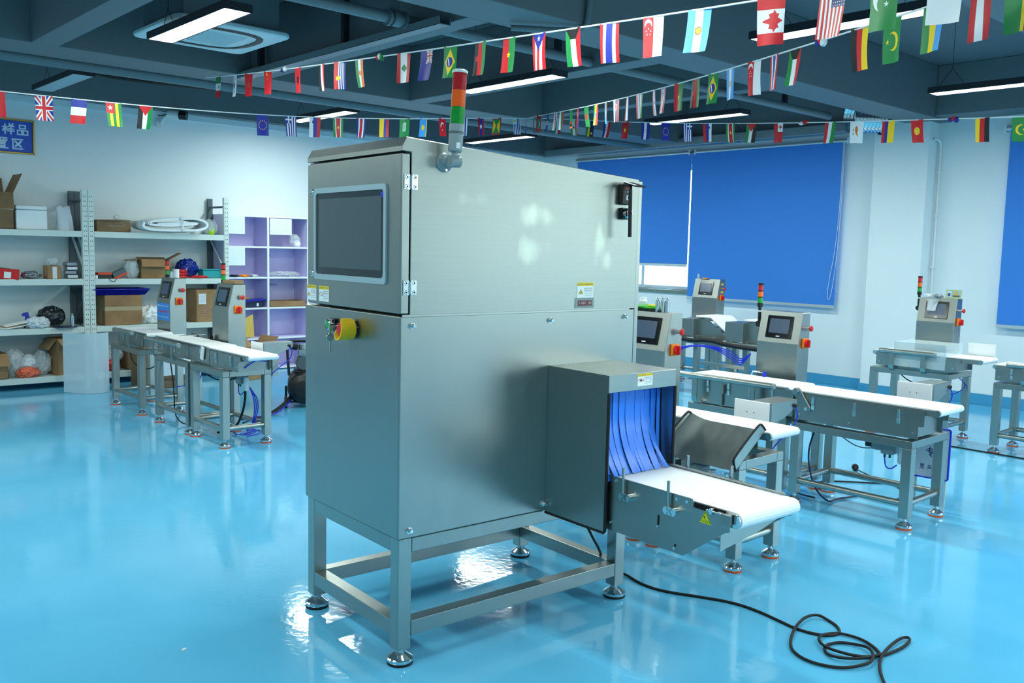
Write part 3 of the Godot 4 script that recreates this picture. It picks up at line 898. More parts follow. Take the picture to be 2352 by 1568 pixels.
	# labels
	plate(t, "warning_label", warning_label(2), V(0.788, 1.312, 0.037), V(0.877, 1.312, 0.037), V(0.877, 1.374, 0.037), V(0.788, 1.374, 0.037))
	plate(t, "warning_label", warning_label(1), V(-0.037, 1.281, -0.664), V(-0.037, 1.281, -0.585), V(-0.037, 1.341, -0.585), V(-0.037, 1.341, -0.664))
	plate(t, "warning_label", warning_label(0), V(-0.037, 1.281, -0.562), V(-0.037, 1.281, -0.48), V(-0.037, 1.341, -0.48), V(-0.037, 1.341, -0.562))
	obj("indicator_plate", g().span(V(0.777, 1.272, 0.037), V(0.881, 1.313, 0.0385), 0.0005), M.grey_plastic, t)
	var xr := Image.create(200, 56, false, Image.FORMAT_RGB8)
	xr.fill(Color(0.36, 0.10, 0.11))
	latin(xr, "X-RAY ON", 8, 14, 3.9, Color(0.92, 0.78, 0.80))
	plate(t, "indicator_panel", image_mat(xr, 0.2), V(0.793, 1.281, 0.0385), V(0.869, 1.281, 0.0385), V(0.869, 1.302, 0.0385), V(0.793, 1.302, 0.0385))
	# controls under the door: green lamp button, key switch, yellow and red emergency knob
	var bt := obj("start_button", g().span(V(-0.051, 1.174, -0.452), V(-0.037, 1.222, -0.41), 0.004), M.bezel, t)
	var to_w := func(y: float, z: float, d := 0.0) -> Transform3D: return Transform3D(Basis(V(0, 1, 0), V(-1, 0, 0), V(0, 0, 1)), V(-0.037 - d, y, z))
	obj("button_ring", g().lathe([Vector2(0, 0), Vector2(0.02, 0), Vector2(0.0205, 0.02), Vector2(0.017, 0.024), Vector2(0.015, 0.021), Vector2(0, 0.021)], 24, to_w.call(1.198, -0.437, 0.008)), M.chrome, bt)
	obj("green_cap", g().lathe([Vector2(0, 0), Vector2(0.0148, 0), Vector2(0.0148, 0.002), Vector2(0, 0.003)], 24, to_w.call(1.198, -0.437, 0.0285)), M.lens.green, bt)
	var ks := obj("key_switch", g().lathe([Vector2(0, 0), Vector2(0.018, 0), Vector2(0.018, 0.026), Vector2(0.012, 0.032), Vector2(0, 0.032)], 20, to_w.call(1.19, -0.378)), M.bezel, t)
	obj("lock_cylinder", g().lathe([Vector2(0, 0), Vector2(0.011, 0), Vector2(0.011, 0.012), Vector2(0, 0.013)], 16, to_w.call(1.19, -0.378, 0.03)), M.dull, ks)
	obj("key", g().span(V(-0.09, 1.182, -0.3795), V(-0.078, 1.198, -0.3765), 0.001).cyl(V(-0.084, 1.155, -0.382), V(-0.084, 1.155, -0.379), 0.015, 0.015, 18).span(V(-0.0875, 1.16, -0.382), V(-0.0805, 1.185, -0.379), 0.001)
		.span(V(-0.0875, 1.10, -0.382), V(-0.0805, 1.145, -0.379), 0.001), M.chrome, ks)
	var eb := obj("emergency_stop", g().lathe([Vector2(0, 0), Vector2(0.03, 0), Vector2(0.03, 0.016), Vector2(0, 0.016)], 24, to_w.call(1.193, -0.285)), M.bezel, t)
	obj("yellow_guard", g().grid(30, 4, func(u: float, w: float):
		var a := lerpf(-2.35, 2.35, u) - 0.9
		var r := 0.033 + 0.005 * w - 0.004 * w * w
		return V(-0.048 - 0.062 * w + 0.02 * w * pow(absf(2.0 * u - 1.0), 3.0), 1.193 - r * cos(a), -0.285 - r * sin(a)), 0.006)
		.cyl(V(-0.053, 1.193, -0.285), V(-0.047, 1.193, -0.285), 0.033, -1, 24), M.yellow, eb)
	obj("red_knob", g().lathe([Vector2(0, 0), Vector2(0.016, 0), Vector2(0.017, 0.03), Vector2(0.026, 0.034), Vector2(0.026, 0.042), Vector2(0.02, 0.047), Vector2(0, 0.048)], 24, to_w.call(1.193, -0.285, 0.014)), M.red, eb)
	# upper right: interface box with its open flap, red button, black antenna
	var ib := obj("interface_box", g().span(V(1.002, 1.692, 0.037), V(1.062, 1.776, 0.062), 0.005), M.black, t)
	obj("socket", g().span(V(1.024, 1.711, 0.061), V(1.042, 1.731, 0.0632), 0.001), M.white, ib)
	obj("socket_opening", g().span(V(1.032, 1.714, 0.0625), V(1.041, 1.728, 0.0636), 0.001), M.hole, ib)
	obj("usb_port", g().span(V(1.026, 1.741, 0.061), V(1.04, 1.749, 0.063), 0.001).cyl(V(1.017, 1.744, 0.061), V(1.017, 1.744, 0.063), 0.003).cyl(V(1.048, 1.744, 0.061), V(1.048, 1.744, 0.063), 0.003), M.grey_plastic, ib)
	obj("red_seal", g().span(V(1.016, 1.752, 0.05), V(1.058, 1.765, 0.0635), 0.003), M.red, ib)
	obj("flap", g().box(V(1.032, 1.772, 0.098), V(0.062, 0.007, 0.075), 0.003, Basis(V(1, 0, 0), 0.25)), M.black, ib)
	obj("flap_stripe", g().box(V(1.006, 1.7755, 0.098), V(0.009, 0.002, 0.07), 0.001, Basis(V(1, 0, 0), 0.25)), M.white, ib)
	var rb := obj("stop_button", g().span(V(1.012, 1.632, 0.037), V(1.052, 1.68, 0.055), 0.003), M.bezel, t)
	obj("button_ring", g().lathe([Vector2(0, 0), Vector2(0.021, 0), Vector2(0.021, 0.016), Vector2(0.016, 0.019), Vector2(0, 0.017)], 24, Transform3D(Basis(V(1, 0, 0), V(0, 0, 1), V(0, -1, 0)), V(1.036, 1.656, 0.055))), M.chrome, rb)
	obj("red_cap", g().lathe([Vector2(0, 0), Vector2(0.014, 0), Vector2(0.014, 0.003), Vector2(0, 0.004)], 24, Transform3D(Basis(V(1, 0, 0), V(0, 0, 1), V(0, -1, 0)), V(1.036, 1.656, 0.072))), mat(Color(0.55, 0.14, 0.2), 0.3), rb)
	obj("black_strap", g().tube([V(1.02, 1.772, 0.085), V(1.012, 1.762, 0.094), V(1.011, 1.745, 0.097), V(1.016, 1.56, 0.097)], 0.0078, 10), M.black, t)
	# tunnel: top, front lip, side panels with rubber edging
	var z0 := 0.037
	var z1 := 0.374
	obj("tunnel_top", g().span(V(0.647, 1.045, z0), V(1.014, 1.05, z1), 0.0015).span(V(0.647, 0.985, z1 - 0.004), V(1.014, 1.049, z1), 0.0015), M.steel, t)
	obj("tunnel_side", g().span(V(0.647, 0.463, z0), V(0.652, 1.046, z1 - 0.002), 0.001), M.steel, t)
	obj("tunnel_side", g().span(V(1.009, 0.463, z0), V(1.014, 1.046, z1 - 0.002), 0.001), M.steel, t)
	obj("tunnel_inside", g().span(V(0.653, 0.60, -0.30), V(1.008, 0.62, 0.30), 0.0).span(V(0.653, 0.62, -0.3), V(1.008, 1.044, -0.29), 0.0), M.black, t)
	for u in [0.6495, 1.0115]:
		obj("rubber_edge", g().tube([V(u, 0.984, z1), V(u, 0.466, z1), V(u, 0.461, z1 - 0.006), V(u, 0.461, z0 + 0.002)], 0.0062, 8), M.rubber, t)
	# lead curtain of hanging strips, curling out where they meet the belt
	obj("curtain_rail", g().span(V(0.655, 0.955, 0.292), V(1.006, 1.043, 0.297), 0.001), M.strip, t)
	var n := 20
	for k in n:
		var u0 := 0.656 + 0.347 * k / n
		var wd := 0.347 / n + 0.0012
		var low := 0.6715
		var bend := 0.083 + 0.004 * sin(k * 1.9)
		var skew := 0.004 * sin(k * 0.9)
		if k == 0:
			bend = 0.075
			low = 0.655
		if k > 17:
			bend = 0.012
		if k == 16:
			skew = 0.022
			bend = 0.095
		if k == 17:
			skew = 0.006
			bend = 0.06
		var zs := 0.298 + 0.0022 * (k % 2) + 0.002 * sin(k * 2.7)
		var pw := 2.1 if k > 0 else 0.8
		obj("curtain_strip", g().grid(2, 16, func(u: float, w: float):
			var c := pow(maxf(0.0, (w - 0.30) / 0.70), pw)
			return V(u0 + wd * u + skew * c + 0.0012 * sin(k * 2.3) * w, lerpf(0.99, low, w), zs + bend * c + 0.004 * w * sin(k * 3.7) * (1.0 - c)), 0.0014), M.strip, t)
	# outfeed belt
	var u_l := 0.665
	var pl := [Vector2(0.30, 0.679), Vector2(0.768, 0.679), Vector2(0.772, 0.652), Vector2(0.872, 0.650), Vector2(0.878, 0.664), Vector2(0.925, 0.66), Vector2(0.925, 0.604), Vector2(0.906, 0.597), Vector2(0.735, 0.474), Vector2(0.30, 0.474)]
	var into := Basis(V(0, 0, 1), V(0, 1, 0), V(1, 0, 0))
	for u in [u_l, 1.004]:
		var q := []
		for e in pl:
			q.append(Vector2(e.x, e.y))
		var pb := g()
		pb.prism(q, 0.003, Transform3D(Basis(V(0, 0, 1), V(0, 1, 0), V(-1, 0, 0)), V(u + 0.003, 0, 0)))
		obj("side_plate", pb, M.steel, t)
	obj("edge_guide", g().span(V(0.668, 0.672, 0.3), V(0.678, 0.6765, 0.76), 0.001).span(V(0.993, 0.672, 0.3), V(1.003, 0.678, 0.9), 0.001), M.dull, t)
	var bx := func(xa: float, xb: float, za: float, zb: float, yt: float, r: float) -> G:
		var a := []
		for j in 9:
			var th := PI / 2 - PI * j / 8
			a.append(Vector2(zb - r + r * cos(th), yt - r + r * sin(th)))
		for j in 9:
			var th := -PI / 2 - PI * j / 8
			a.append(Vector2(za + r + r * cos(th), yt - r + r * sin(th)))
		return g().prism(a, xb - xa, Transform3D(Basis(V(0, 0, 1), V(0, 1, 0), V(-1, 0, 0)), V(xb, 0, 0)))
	obj("conveyor_belt", bx.call(0.681, 1.0, -0.28, 0.962, 0.669, 0.027), M.belt, t)
	obj("roller", g().cyl(V(0.672, 0.642, 0.935), V(1.003, 0.642, 0.935), 0.0235, -1, 20), M.chrome, t)
	obj("tension_slot", g().span(V(0.6685, 0.648, 0.772), V(0.676, 0.668, 0.9), 0.0), M.hole, t)
	obj("tension_bolt", g().cyl(V(0.662, 0.657, 0.83), V(0.662, 0.657, 0.92), 0.004).box(V(0.662, 0.657, 0.85), V(0.016, 0.02, 0.014)), M.chrome, t)
	for x in [0.654, 1.004]:
		obj("end_block", g().span(V(x, 0.628, 0.893), V(x + 0.013, 0.662, 0.932), 0.002), M.dull, t)
	var eps := g()
	eps.prism([Vector2(0.668, 0.632), Vector2(1.004, 0.632), Vector2(1.004, 0.595), Vector2(0.87, 0.56), Vector2(0.668, 0.53)], 0.003, Transform3D(Basis(), V(0, 0, 0.885)))
	obj("end_plate", eps, M.steel, t)
	obj("bed", g().span(V(0.684, 0.624, -0.25), V(0.998, 0.634, 0.92), 0.0), M.dull, t)
	for q in [[0.408, 0.665], [0.35, 0.672], [0.70, 0.664], [0.745, 0.664], [0.895, 0.635], [0.915, 0.63]]:
		obj("screw", g().cyl(V(0.665, q[1], q[0]), V(0.6615, q[1], q[0]), 0.0055, 0.005, 12), M.chrome, t)
	for q in [[0.62, 0.588, 0.545], [0.70, 0.505, 0.488], [0.385, 0.52, 0.5]]:
		obj("slot", g().span(V(0.6635, q[2], q[0] - 0.0035), V(0.6655, q[1], q[0] + 0.0035), 0.0), M.hole, t)
		obj("slot_screw", g().cyl(V(0.664, q[2] + 0.004, q[0]), V(0.6575, q[2] + 0.004, q[0]), 0.006, 0.005, 12), M.chrome, t)
	for q in [[0.471, 0.665, -1], [0.685, 0.665, -1], [0.46, 1.007, 1], [0.669, 1.007, 1]]:
		var u: float = q[1]
		var sg: int = q[2]
		var cl := g()
		for dz in [-0.0145, 0.0145]:
			cl.cyl(V(u, 0.620, q[0] + dz), V(u + sg * 0.022, 0.620, q[0] + dz), 0.0145, 0.0145, 20)
		cl.span(V(minf(u, u + sg * 0.022), 0.6055, q[0] - 0.0145), V(maxf(u, u + sg * 0.022), 0.6345, q[0] + 0.0145), 0.001)
		for dz in [-0.0145, 0.0145]:
			cl.cyl(V(u + sg * 0.022, 0.620, q[0] + dz), V(u + sg * 0.0235, 0.620, q[0] + dz), 0.006, 0.0055, 12)
		var co := obj("guide_clamp", cl, M.chrome, t)
		obj("guide_rod", g().cyl(V(u + sg * 0.013, 0.628, q[0] - 0.014), V(u + sg * 0.013, 0.722, q[0] - 0.014), 0.0058, 0.0058, 12), M.tube, co)
	# yellow triangular hand warning
	var im := Image.create(200, 200, false, Image.FORMAT_RGB8)
	im.fill(Color(0.86, 0.88, 0.10))
	var kk := Color(0.08, 0.09, 0.06)
	for e in [[Vector2(100, 22), Vector2(18, 180)], [Vector2(18, 180), Vector2(182, 180)], [Vector2(182, 180), Vector2(100, 22)]]:
		stroke(im, e[0], e[1], 6, kk)
	disc(im, Vector2(98, 104), 24, kk)
	disc(im, Vector2(108, 104), 19, Color(0.86, 0.88, 0.10))
	small_print(im, 62, 142, 80, 16, kk)
	small_print(im, 48, 164, 106, 8, kk)
	var tl := g()
	var tp := [Vector2(0.799, 0.609), Vector2(0.850, 0.609), Vector2(0.8245, 0.652)]
	tl.prism(tp, 0.0012, Transform3D(Basis(V(0, 0, 1), V(0, 1, 0), V(-1, 0, 0)), V(0.665, 0, 0)))
	for i in tl.t.size():
		tl.t[i] = Vector2((tl.v[i].z - 0.799) / 0.051, 1.0 - (tl.v[i].y - 0.609) / 0.043)
	obj("warning_triangle", tl, image_mat(im), t)
	plate(t, "warning_label", warning_label(3), V(0.796, 1.0, z1), V(0.878, 1.0, z1), V(0.878, 1.054 - 0.008, z1), V(0.796, 1.046, z1))
	# power lead dropping from the cabinet's underside to the floor and coiling there
	_in_world(obj("power_cord", g().tube(CORD, 0.0058, 8, 2), M.rubber, t), t)
	signal_tower(t)

func signal_tower(t: Node3D) -> void:
	var b := V(0.136, 1.796, 0.037)
	var face := Basis(V(1, 0, 0), V(0, 0, 1), V(0, -1, 0))
	var bs := obj("tower_bracket", g().lathe([Vector2(0, 0), Vector2(0.034, 0), Vector2(0.034, 0.004), Vector2(0.028, 0.010), Vector2(0.02, 0.013), Vector2(0.02, 0.04), Vector2(0, 0.042)], 28, Transform3D(face, b)).cyl(b + V(-0.016, 0, 0.052), b + V(0.026, 0.002, 0.052), 0.021, 0.021, 22)
		.cyl(b + V(0.004, 0.0, 0.054), b + V(0.0065, 0.036, 0.055), 0.011, 0.011, 16), M.grey_plastic, t)
	for a in 3:
		obj("bracket_screw", g().cyl(b + V(cos(0.6 + a * TAU / 3) * 0.027, sin(0.6 + a * TAU / 3) * 0.027, 0.008), b + V(cos(0.6 + a * TAU / 3) * 0.027, sin(0.6 + a * TAU / 3) * 0.027, 0.0125), 0.0042), M.chrome, bs)
	var T := Transform3D(Basis(V(0, 0, 1), -0.06), b + V(0.007, 0.033, 0.055))
	var r := 0.0245
	obj("tower_base", g().lathe([Vector2(0, 0), Vector2(r - 0.003, 0), Vector2(r, 0.004), Vector2(r, 0.058), Vector2(r + 0.001, 0.06), Vector2(r + 0.001, 0.094), Vector2(0, 0.094)], 30, T), M.grey_plastic, bs)
	for y in [0.0625, 0.0665]:
		obj("groove", g().lathe([Vector2(r + 0.0012, y), Vector2(r + 0.0016, y + 0.001), Vector2(r + 0.0012, y + 0.002)], 30, T), M.hole, bs)
	var y := 0.094
	for k in ["green", "orange", "red"]:
		var pr := [Vector2(0, y)]
		for j in 19:
			pr.append(Vector2(r - 0.0012, y + 0.003 * j + 0.0006))
			pr.append(Vector2(r + 0.0002, y + 0.003 * j + 0.002))
		pr.append(Vector2(r - 0.001, y + 0.0575))
		pr.append(Vector2(0, y + 0.0575))
		obj(k + "_light_segment", g().lathe(pr, 30, T), M.lens[k], bs)
		y += 0.0577
	obj("tower_cap", g().lathe([Vector2(0, y), Vector2(r + 0.0015, y), Vector2(r + 0.0015, y + 0.008), Vector2(r - 0.002, y + 0.011), Vector2(0, y + 0.012)], 30, T), mat(Color(0.78, 0.82, 0.82), 0.2), bs)
	plate(bs, "type_plate", M.white, T * V(-0.012, 0.010, r * 0.9), T * V(0.001, 0.010, r + 0.0008), T * V(0.001, 0.03, r + 0.0008), T * V(-0.012, 0.03, r * 0.9))

func _in_world(o: Node3D, t: Node3D) -> void:   # a part whose shape was given in room coordinates
	o.transform = t.transform.affine_inverse()

# ---- checkweighers: a stand of square tube, a belt conveyor on it, a cabinet with a screen behind the belt ----
# local axes: x from the front legs (0) back, z along the belt, the origin under the middle of the front legs

func stand(t: Node3D, dx: float, hz: float, top: float, tube_y := 0.14, lg := 0.056) -> void:
	var h := lg / 2
	for x in [0.0, dx]:
		for z in [-hz, hz]:
			obj("leg", g().span(V(x - h, 0.062, z - h), V(x + h, top - 0.044, z + h), 0.003), M.tube, t)
			foot(t, x, z, 0.065, 0.043, M.orange_rubber)
		obj("frame_beam", g().span(V(x - h, top - 0.044, -hz - h), V(x + h, top, hz + h), 0.003), M.steel, t)
		obj("stretcher", g().cyl(V(x, tube_y, -hz + h), V(x, tube_y, hz - h), 0.019, -1, 16), M.tube, t)
	for z in [-hz, hz]:
		obj("frame_beam", g().span(V(h, top - 0.044, z - h), V(dx - h, top, z + h), 0.003), M.steel, t)
		obj("stretcher", g().cyl(V(h, tube_y, z), V(dx - h, tube_y, z), 0.019, -1, 16), M.tube, t)

func belt_shape(xa: float, xb: float, za: float, zb: float, yt: float, r: float) -> G:
	var a := []
	for j in 9:
		var th := PI / 2 - PI * j / 8
		a.append(Vector2(zb - r + r * cos(th), yt - r + r * sin(th)))
	for j in 9:
		var th := -PI / 2 - PI * j / 8
		a.append(Vector2(za + r + r * cos(th), yt - r + r * sin(th)))
	return g().prism(a, xb - xa, Transform3D(Basis(V(0, 0, 1), V(0, 1, 0), V(-1, 0, 0)), V(xb, 0, 0)))

func conveyor(t: Node3D, xa: float, xb: float, za: float, zb: float, bz0: float, bz1: float, yt: float, yb: float, latches := 3, notch := true) -> void:
	# side plates from za to zb, belt from bz0 to bz1, belt top yt, plates down to yb
	var tp := yt - 0.018
	for x in [xa - 0.012, xb + 0.009]:
		var po := [Vector2(za, yb), Vector2(zb - (0.03 if notch else 0.0), yb), Vector2(zb - (0.03 if notch else 0.0), yb + 0.07), Vector2(zb, yb + 0.075), Vector2(zb, tp), Vector2(za, tp)]
		if not notch:
			po = [Vector2(za, yb), Vector2(zb, yb), Vector2(zb, tp), Vector2(za, tp)]
		obj("side_plate", g().prism(po, 0.003, Transform3D(Basis(V(0, 0, 1), V(0, 1, 0), V(-1, 0, 0)), V(x + 0.003, 0, 0))), M.steel, t)
	for z in [zb - 0.06, za + 0.03]:
		obj("cross_plate", g().span(V(xa - 0.009, yb, z), V(xb + 0.009, tp - 0.04, z + 0.003), 0.0), M.dull, t)
	for x in [xa - 0.004, xb]:
		obj("belt_frame", g().span(V(x, yt - 0.04, bz0 + 0.02), V(x + 0.004, yt - 0.006, bz1 - 0.014), 0.001), M.dull, t)
	obj("conveyor_belt", belt_shape(xa, xb, bz0, bz1, yt, 0.019), M.belt, t)
	for z in [bz0 + 0.02, bz1 - 0.02]:
		obj("roller", g().cyl(V(xa - 0.007, yt - 0.019, z), V(xb + 0.007, yt - 0.019, z), 0.016, -1, 16), M.chrome, t)
	for k in latches:
		var z := lerpf(za + 0.12, zb - 0.14, float(k) / maxf(1, latches - 1))
		var l := g()
		l.span(V(xa - 0.026, tp - 0.048, z - 0.008), V(xa - 0.012, tp - 0.006, z + 0.008), 0.002)
		l.span(V(xa - 0.022, tp - 0.085, z - 0.010), V(xa - 0.012, tp - 0.055, z + 0.010), 0.002)
		l.tube([V(xa - 0.022, tp - 0.046, z - 0.007), V(xa - 0.022, tp - 0.062, z - 0.007)], 0.0016, 5).tube([V(xa - 0.022, tp - 0.046, z + 0.007), V(xa - 0.022, tp - 0.062, z + 0.007)], 0.0016, 5)
		obj("latch", l, M.chrome, t)
	for z in [za + 0.03, lerpf(za, zb, 0.45), zb - 0.06]:
		obj("screw", g().cyl(V(xa - 0.012, yb + 0.03, z), V(xa - 0.017, yb + 0.03, z), 0.0055, 0.005, 10), M.chrome, t)

func guard_rail(t: Node3D, x: float, y: float, z0: float, z1: float, yb: float, xb: float) -> void:
	var o := obj("guard_rail", g().cyl(V(x, y, z0), V(x, y, z1), 0.019, -1, 18), M.tube, t)
	obj("rail_cap", g().cyl(V(x, y, z1), V(x, y, z1 + 0.006), 0.02, 0.017, 18).cyl(V(x, y, z0), V(x, y, z0 - 0.006), 0.02, 0.017, 18), M.grey_plastic, o)
	for f in [0.22, 0.8]:
		var z := lerpf(z0, z1, f)
		obj("rail_bracket", g().span(V(x - 0.004, yb + 0.05, z - 0.02), V(x + 0.004, y - 0.014, z + 0.02), 0.001)
			.grid(4, 8, func(u: float, w: float): return V(x + 0.055 * (1 - cos(w * PI / 2)), yb + 0.05 - 0.055 * sin(w * PI / 2), z - 0.02 + 0.04 * u), 0.005).span(V(x + 0.055, yb - 0.008, z - 0.02), V(xb, yb - 0.002, z + 0.02), 0.001), M.steel, o)

func light_tower(t: Node3D, at: Vector3, high: bool) -> void:
	var r := 0.0185
	var o := obj("light_tower", g().cyl(at, at + V(0, 0.028, 0), r, r, 18), M.black, t)
	if high:
		obj("tower_mount", g().cyl(at - V(0, 0.10, 0), at, 0.011, 0.011, 12).cyl(at + V(-0.014, -0.115, 0), at + V(0.03, -0.115, 0), 0.021, 0.021, 18), M.black, o)
		obj("tower_stem", g().cyl(at - V(0, 0.032, 0), at - V(0, 0.022, 0), 0.0118, 0.0118, 12), M.white, o)
	var y := 0.028
	for k in ["green", "orange", "red"]:
		obj(k + "_light_segment", g().cyl(at + V(0, y, 0), at + V(0, y + 0.036, 0), r - 0.0008, -1, 18), M.lens[k], o)
		obj("tower_ring", g().cyl(at + V(0, y + 0.036, 0), at + V(0, y + (0.05 if k == "red" else 0.043), 0), r, -1, 18), M.black, o)
		y += 0.043

func cabinet(t: Node3D, x: float, z0: float, z1: float, yb: float, top: float, bend: float, dp := 0.15, lean := 0.05) -> Node3D:
	# the control cabinet: its screen faces -x, its switches face +z
	var o := obj("control_cabinet", g().prism([Vector2(x, yb), Vector2(x + dp, yb), Vector2(x + dp, top), Vector2(x + lean, top), Vector2(x, bend)], z1 - z0, Transform3D(Basis(), V(0, 0, z0)), 0.003), M.steel, t)
	var up := V(lean, top - bend, 0).normalized()
	var B := Basis(V(0, 0, 1), up, V(0, 0, 1).cross(up))   # z axis points out of the sloping face
	if B.z.x > 0:
		B.z = -B.z
	var L := V(x, bend, 0).distance_to(V(x + lean, top, 0))
	var at := func(u: float, w: float, d := 0.0) -> Vector3: return V(x, bend, lerpf(z0, z1, u)) + up * (w * L) + B.z * d
	var hw := 0.097
	var zc := 0.5
	var du := hw / (z1 - z0)
	var bz := g()
	bz.box(at.call(zc, 0.5, 0.003), V(hw * 2, L * 0.72, 0.008), 0.003, Basis(V(0, 0, 1), up, -B.z if B.z.dot(V(0, 0, 1).cross(up)) < 0 else B.z))
	var sc := obj("touch_panel", bz, M.bezel, o)
	obj("screen", g().box(at.call(zc, 0.53, 0.0072), V(hw * 1.52, L * 0.46, 0.001), 0.0, Basis(V(0, 0, 1), up, V(0, 0, 1).cross(up))), M.hmi, sc)
	obj("maker_mark", g().box(at.call(zc, 0.2, 0.0075), V(0.028, 0.006, 0.0008), 0.0, Basis(V(0, 0, 1), up, V(0, 0, 1).cross(up))), M.white, sc)
	# emergency stop and rotary switch on the +z side
	var my := lerpf(bend, top, 0.5)
	var ex := x + dp * 0.72
	var e := obj("emergency_stop", g().cyl(V(ex, my, z1), V(ex, my, z1 + 0.022), 0.011, -1, 16), M.chrome, o)
	obj("red_button", g().lathe([Vector2(0, 0.022), Vector2(0.012, 0.022), Vector2(0.019, 0.03), Vector2(0.019, 0.036), Vector2(0.012, 0.041), Vector2(0, 0.042)], 20, Transform3D(Basis(V(1, 0, 0), V(0, 0, 1), V(0, -1, 0)), V(ex, my, z1))), M.red, e)
	var sx := x + dp * 0.56
	var sy := bend + 0.005
	var w := obj("rotary_switch", g().span(V(sx - 0.033, sy - 0.033, z1), V(sx + 0.033, sy + 0.033, z1 + 0.014), 0.003), M.orange, o)
	obj("red_knob", g().cyl(V(sx, sy, z1 + 0.014), V(sx, sy, z1 + 0.03), 0.026, 0.025, 22).span(V(sx - 0.007, sy - 0.025, z1 + 0.028), V(sx + 0.007, sy + 0.025, z1 + 0.044), 0.003), M.red, w)
	obj("switch_mark", g().span(V(sx - 0.03, sy - 0.028, z1 + 0.0135), V(sx - 0.021, sy - 0.02, z1 + 0.0145), 0.0), M.hole, w)
	return o

func rejector(t: Node3D, x: float, yt: float, z0: float, z1: float) -> void:
	# a white pusher pad in front of a steel cylinder housing with an air hose
	var o := obj("rejector", g().prism([Vector2(0, yt - 0.0), Vector2(0.24, yt - 0.0), Vector2(0.24, yt - 0.04), Vector2(0.12, yt - 0.09), Vector2(0, yt - 0.11)], z1 - z0 - 0.08, Transform3D(Basis(), V(x + 0.012, 0.0, z0 + 0.09)), 0.002), M.steel, t)
	var pd := obj("pusher_pad", g().span(V(x, yt - 0.105, z0), V(x + 0.012, yt, z1), 0.002), M.pad, o)
	var hl := g()
	for z in [0.38, 0.58]:
		hl.cyl(V(x - 0.0005, yt - 0.06, lerpf(z0, z1, z)), V(x + 0.004, yt - 0.06, lerpf(z0, z1, z)), 0.003, -1, 10)
	obj("pad_hole", hl, M.hole, pd)
	obj("post", g().span(V(x + 0.1, yt - 0.26, z1 - 0.07), V(x + 0.15, yt - 0.05, z1 - 0.03), 0.002), M.steel, o)
	obj("air_hose", g().tube([V(x + 0.22, yt - 0.03, z1 + 0.01), V(x + 0.24, yt - 0.07, z1 + 0.03), V(x + 0.22, yt - 0.14, z1 + 0.02), V(x + 0.12, yt - 0.2, z1 + 0.0), V(x + 0.05, yt - 0.3, z1 - 0.04)], 0.004, 6, 2), M.blue_tube, o)
	obj("hose_fitting", g().cyl(V(x + 0.2, yt - 0.025, z1 - 0.01), V(x + 0.23, yt - 0.03, z1 + 0.02), 0.011), M.black, o)

func air_unit(t: Node3D, x: float, z: float, y: float) -> void:   # valve and pressure regulator hanging under the frame
	var o := obj("air_valve", g().span(V(x - 0.03, y - 0.06, z - 0.09), V(x + 0.03, y, z - 0.03), 0.004).span(V(x - 0.035, y - 0.075, z - 0.03), V(x + 0.035, y - 0.01, z + 0.04), 0.004), M.grey_plastic, t)
	obj("connector", g().span(V(x - 0.025, y - 0.05, z - 0.13), V(x + 0.025, y - 0.005, z - 0.09), 0.004), M.black, o)
	for dz in [-0.01, 0.02]:
		obj("hose_port", g().cyl(V(x - 0.02, y - 0.095, z + dz), V(x - 0.02, y - 0.07, z + dz), 0.006), M.black, o)
	obj("regulator_bowl", g().lathe([Vector2(0, 0), Vector2(0.012, 0.002), Vector2(0.018, 0.012), Vector2(0.018, 0.05), Vector2(0, 0.05)], 14, Transform3D(Basis(), V(x, y - 0.125, z + 0.075))).cyl(V(x, y - 0.075, z + 0.075), V(x, y - 0.02, z + 0.075), 0.02), M.poly, o)
	obj("air_hose", g().tube([V(x - 0.02, y - 0.095, z - 0.01), V(x - 0.025, y - 0.15, z + 0.0), V(x - 0.02, y - 0.16, z + 0.03), V(x - 0.01, y - 0.13, z + 0.06)], 0.004, 6, 2), M.blue_tube, o)

func under_cables(t: Node3D, pts: Array, r := 0.005, m: Material = null) -> void:
	obj("cable", g().tube(pts, r, 6, 2), m if m else M.rubber, t)

func hopper_chute(t: Node3D, z0: float, z1: float) -> void:
	# a sheet sloping down from the belt's edge, both sides bent up with black edging
	var a := V(-0.012, 0.700, 0)
	var b := V(-0.235, 0.545, 0)
	var dn := (b - a)
	var nn := V(-dn.y, dn.x, 0).normalized()
	if nn.y < 0:
		nn = -nn
	var o := obj("chute", g().grid(12, 10, func(u: float, w: float):
		return a + dn * w + V(0, 0, lerpf(z0, z1, u)) + nn * (0.035 * pow(maxf(0, 1 - u * 4), 2.0)), 0.002), M.steel, t)
	for z in [z0, z1]:
		var fl := g()
		fl.prism([Vector2(0, 0), Vector2(0.27, 0), Vector2(0.262, 0.05), Vector2(0.245, 0.062), Vector2(0.025, 0.062), Vector2(0.005, 0.045)], 0.002, Transform3D(Basis(dn.normalized(), nn, dn.normalized().cross(nn)), a + V(0, 0, z)))
		obj("chute_side", fl, M.steel, o)
		var P := func(s: float, h: float) -> Vector3: return a + dn.normalized() * s + nn * h + V(0, 0, z)
		obj("rubber_edge", g().tube([P.call(-0.004, 0.004), P.call(0.005, 0.045), P.call(0.025, 0.062), P.call(0.245, 0.062), P.call(0.262, 0.05), P.call(0.27, 0.0)], 0.0055, 7, 2), M.rubber, o)

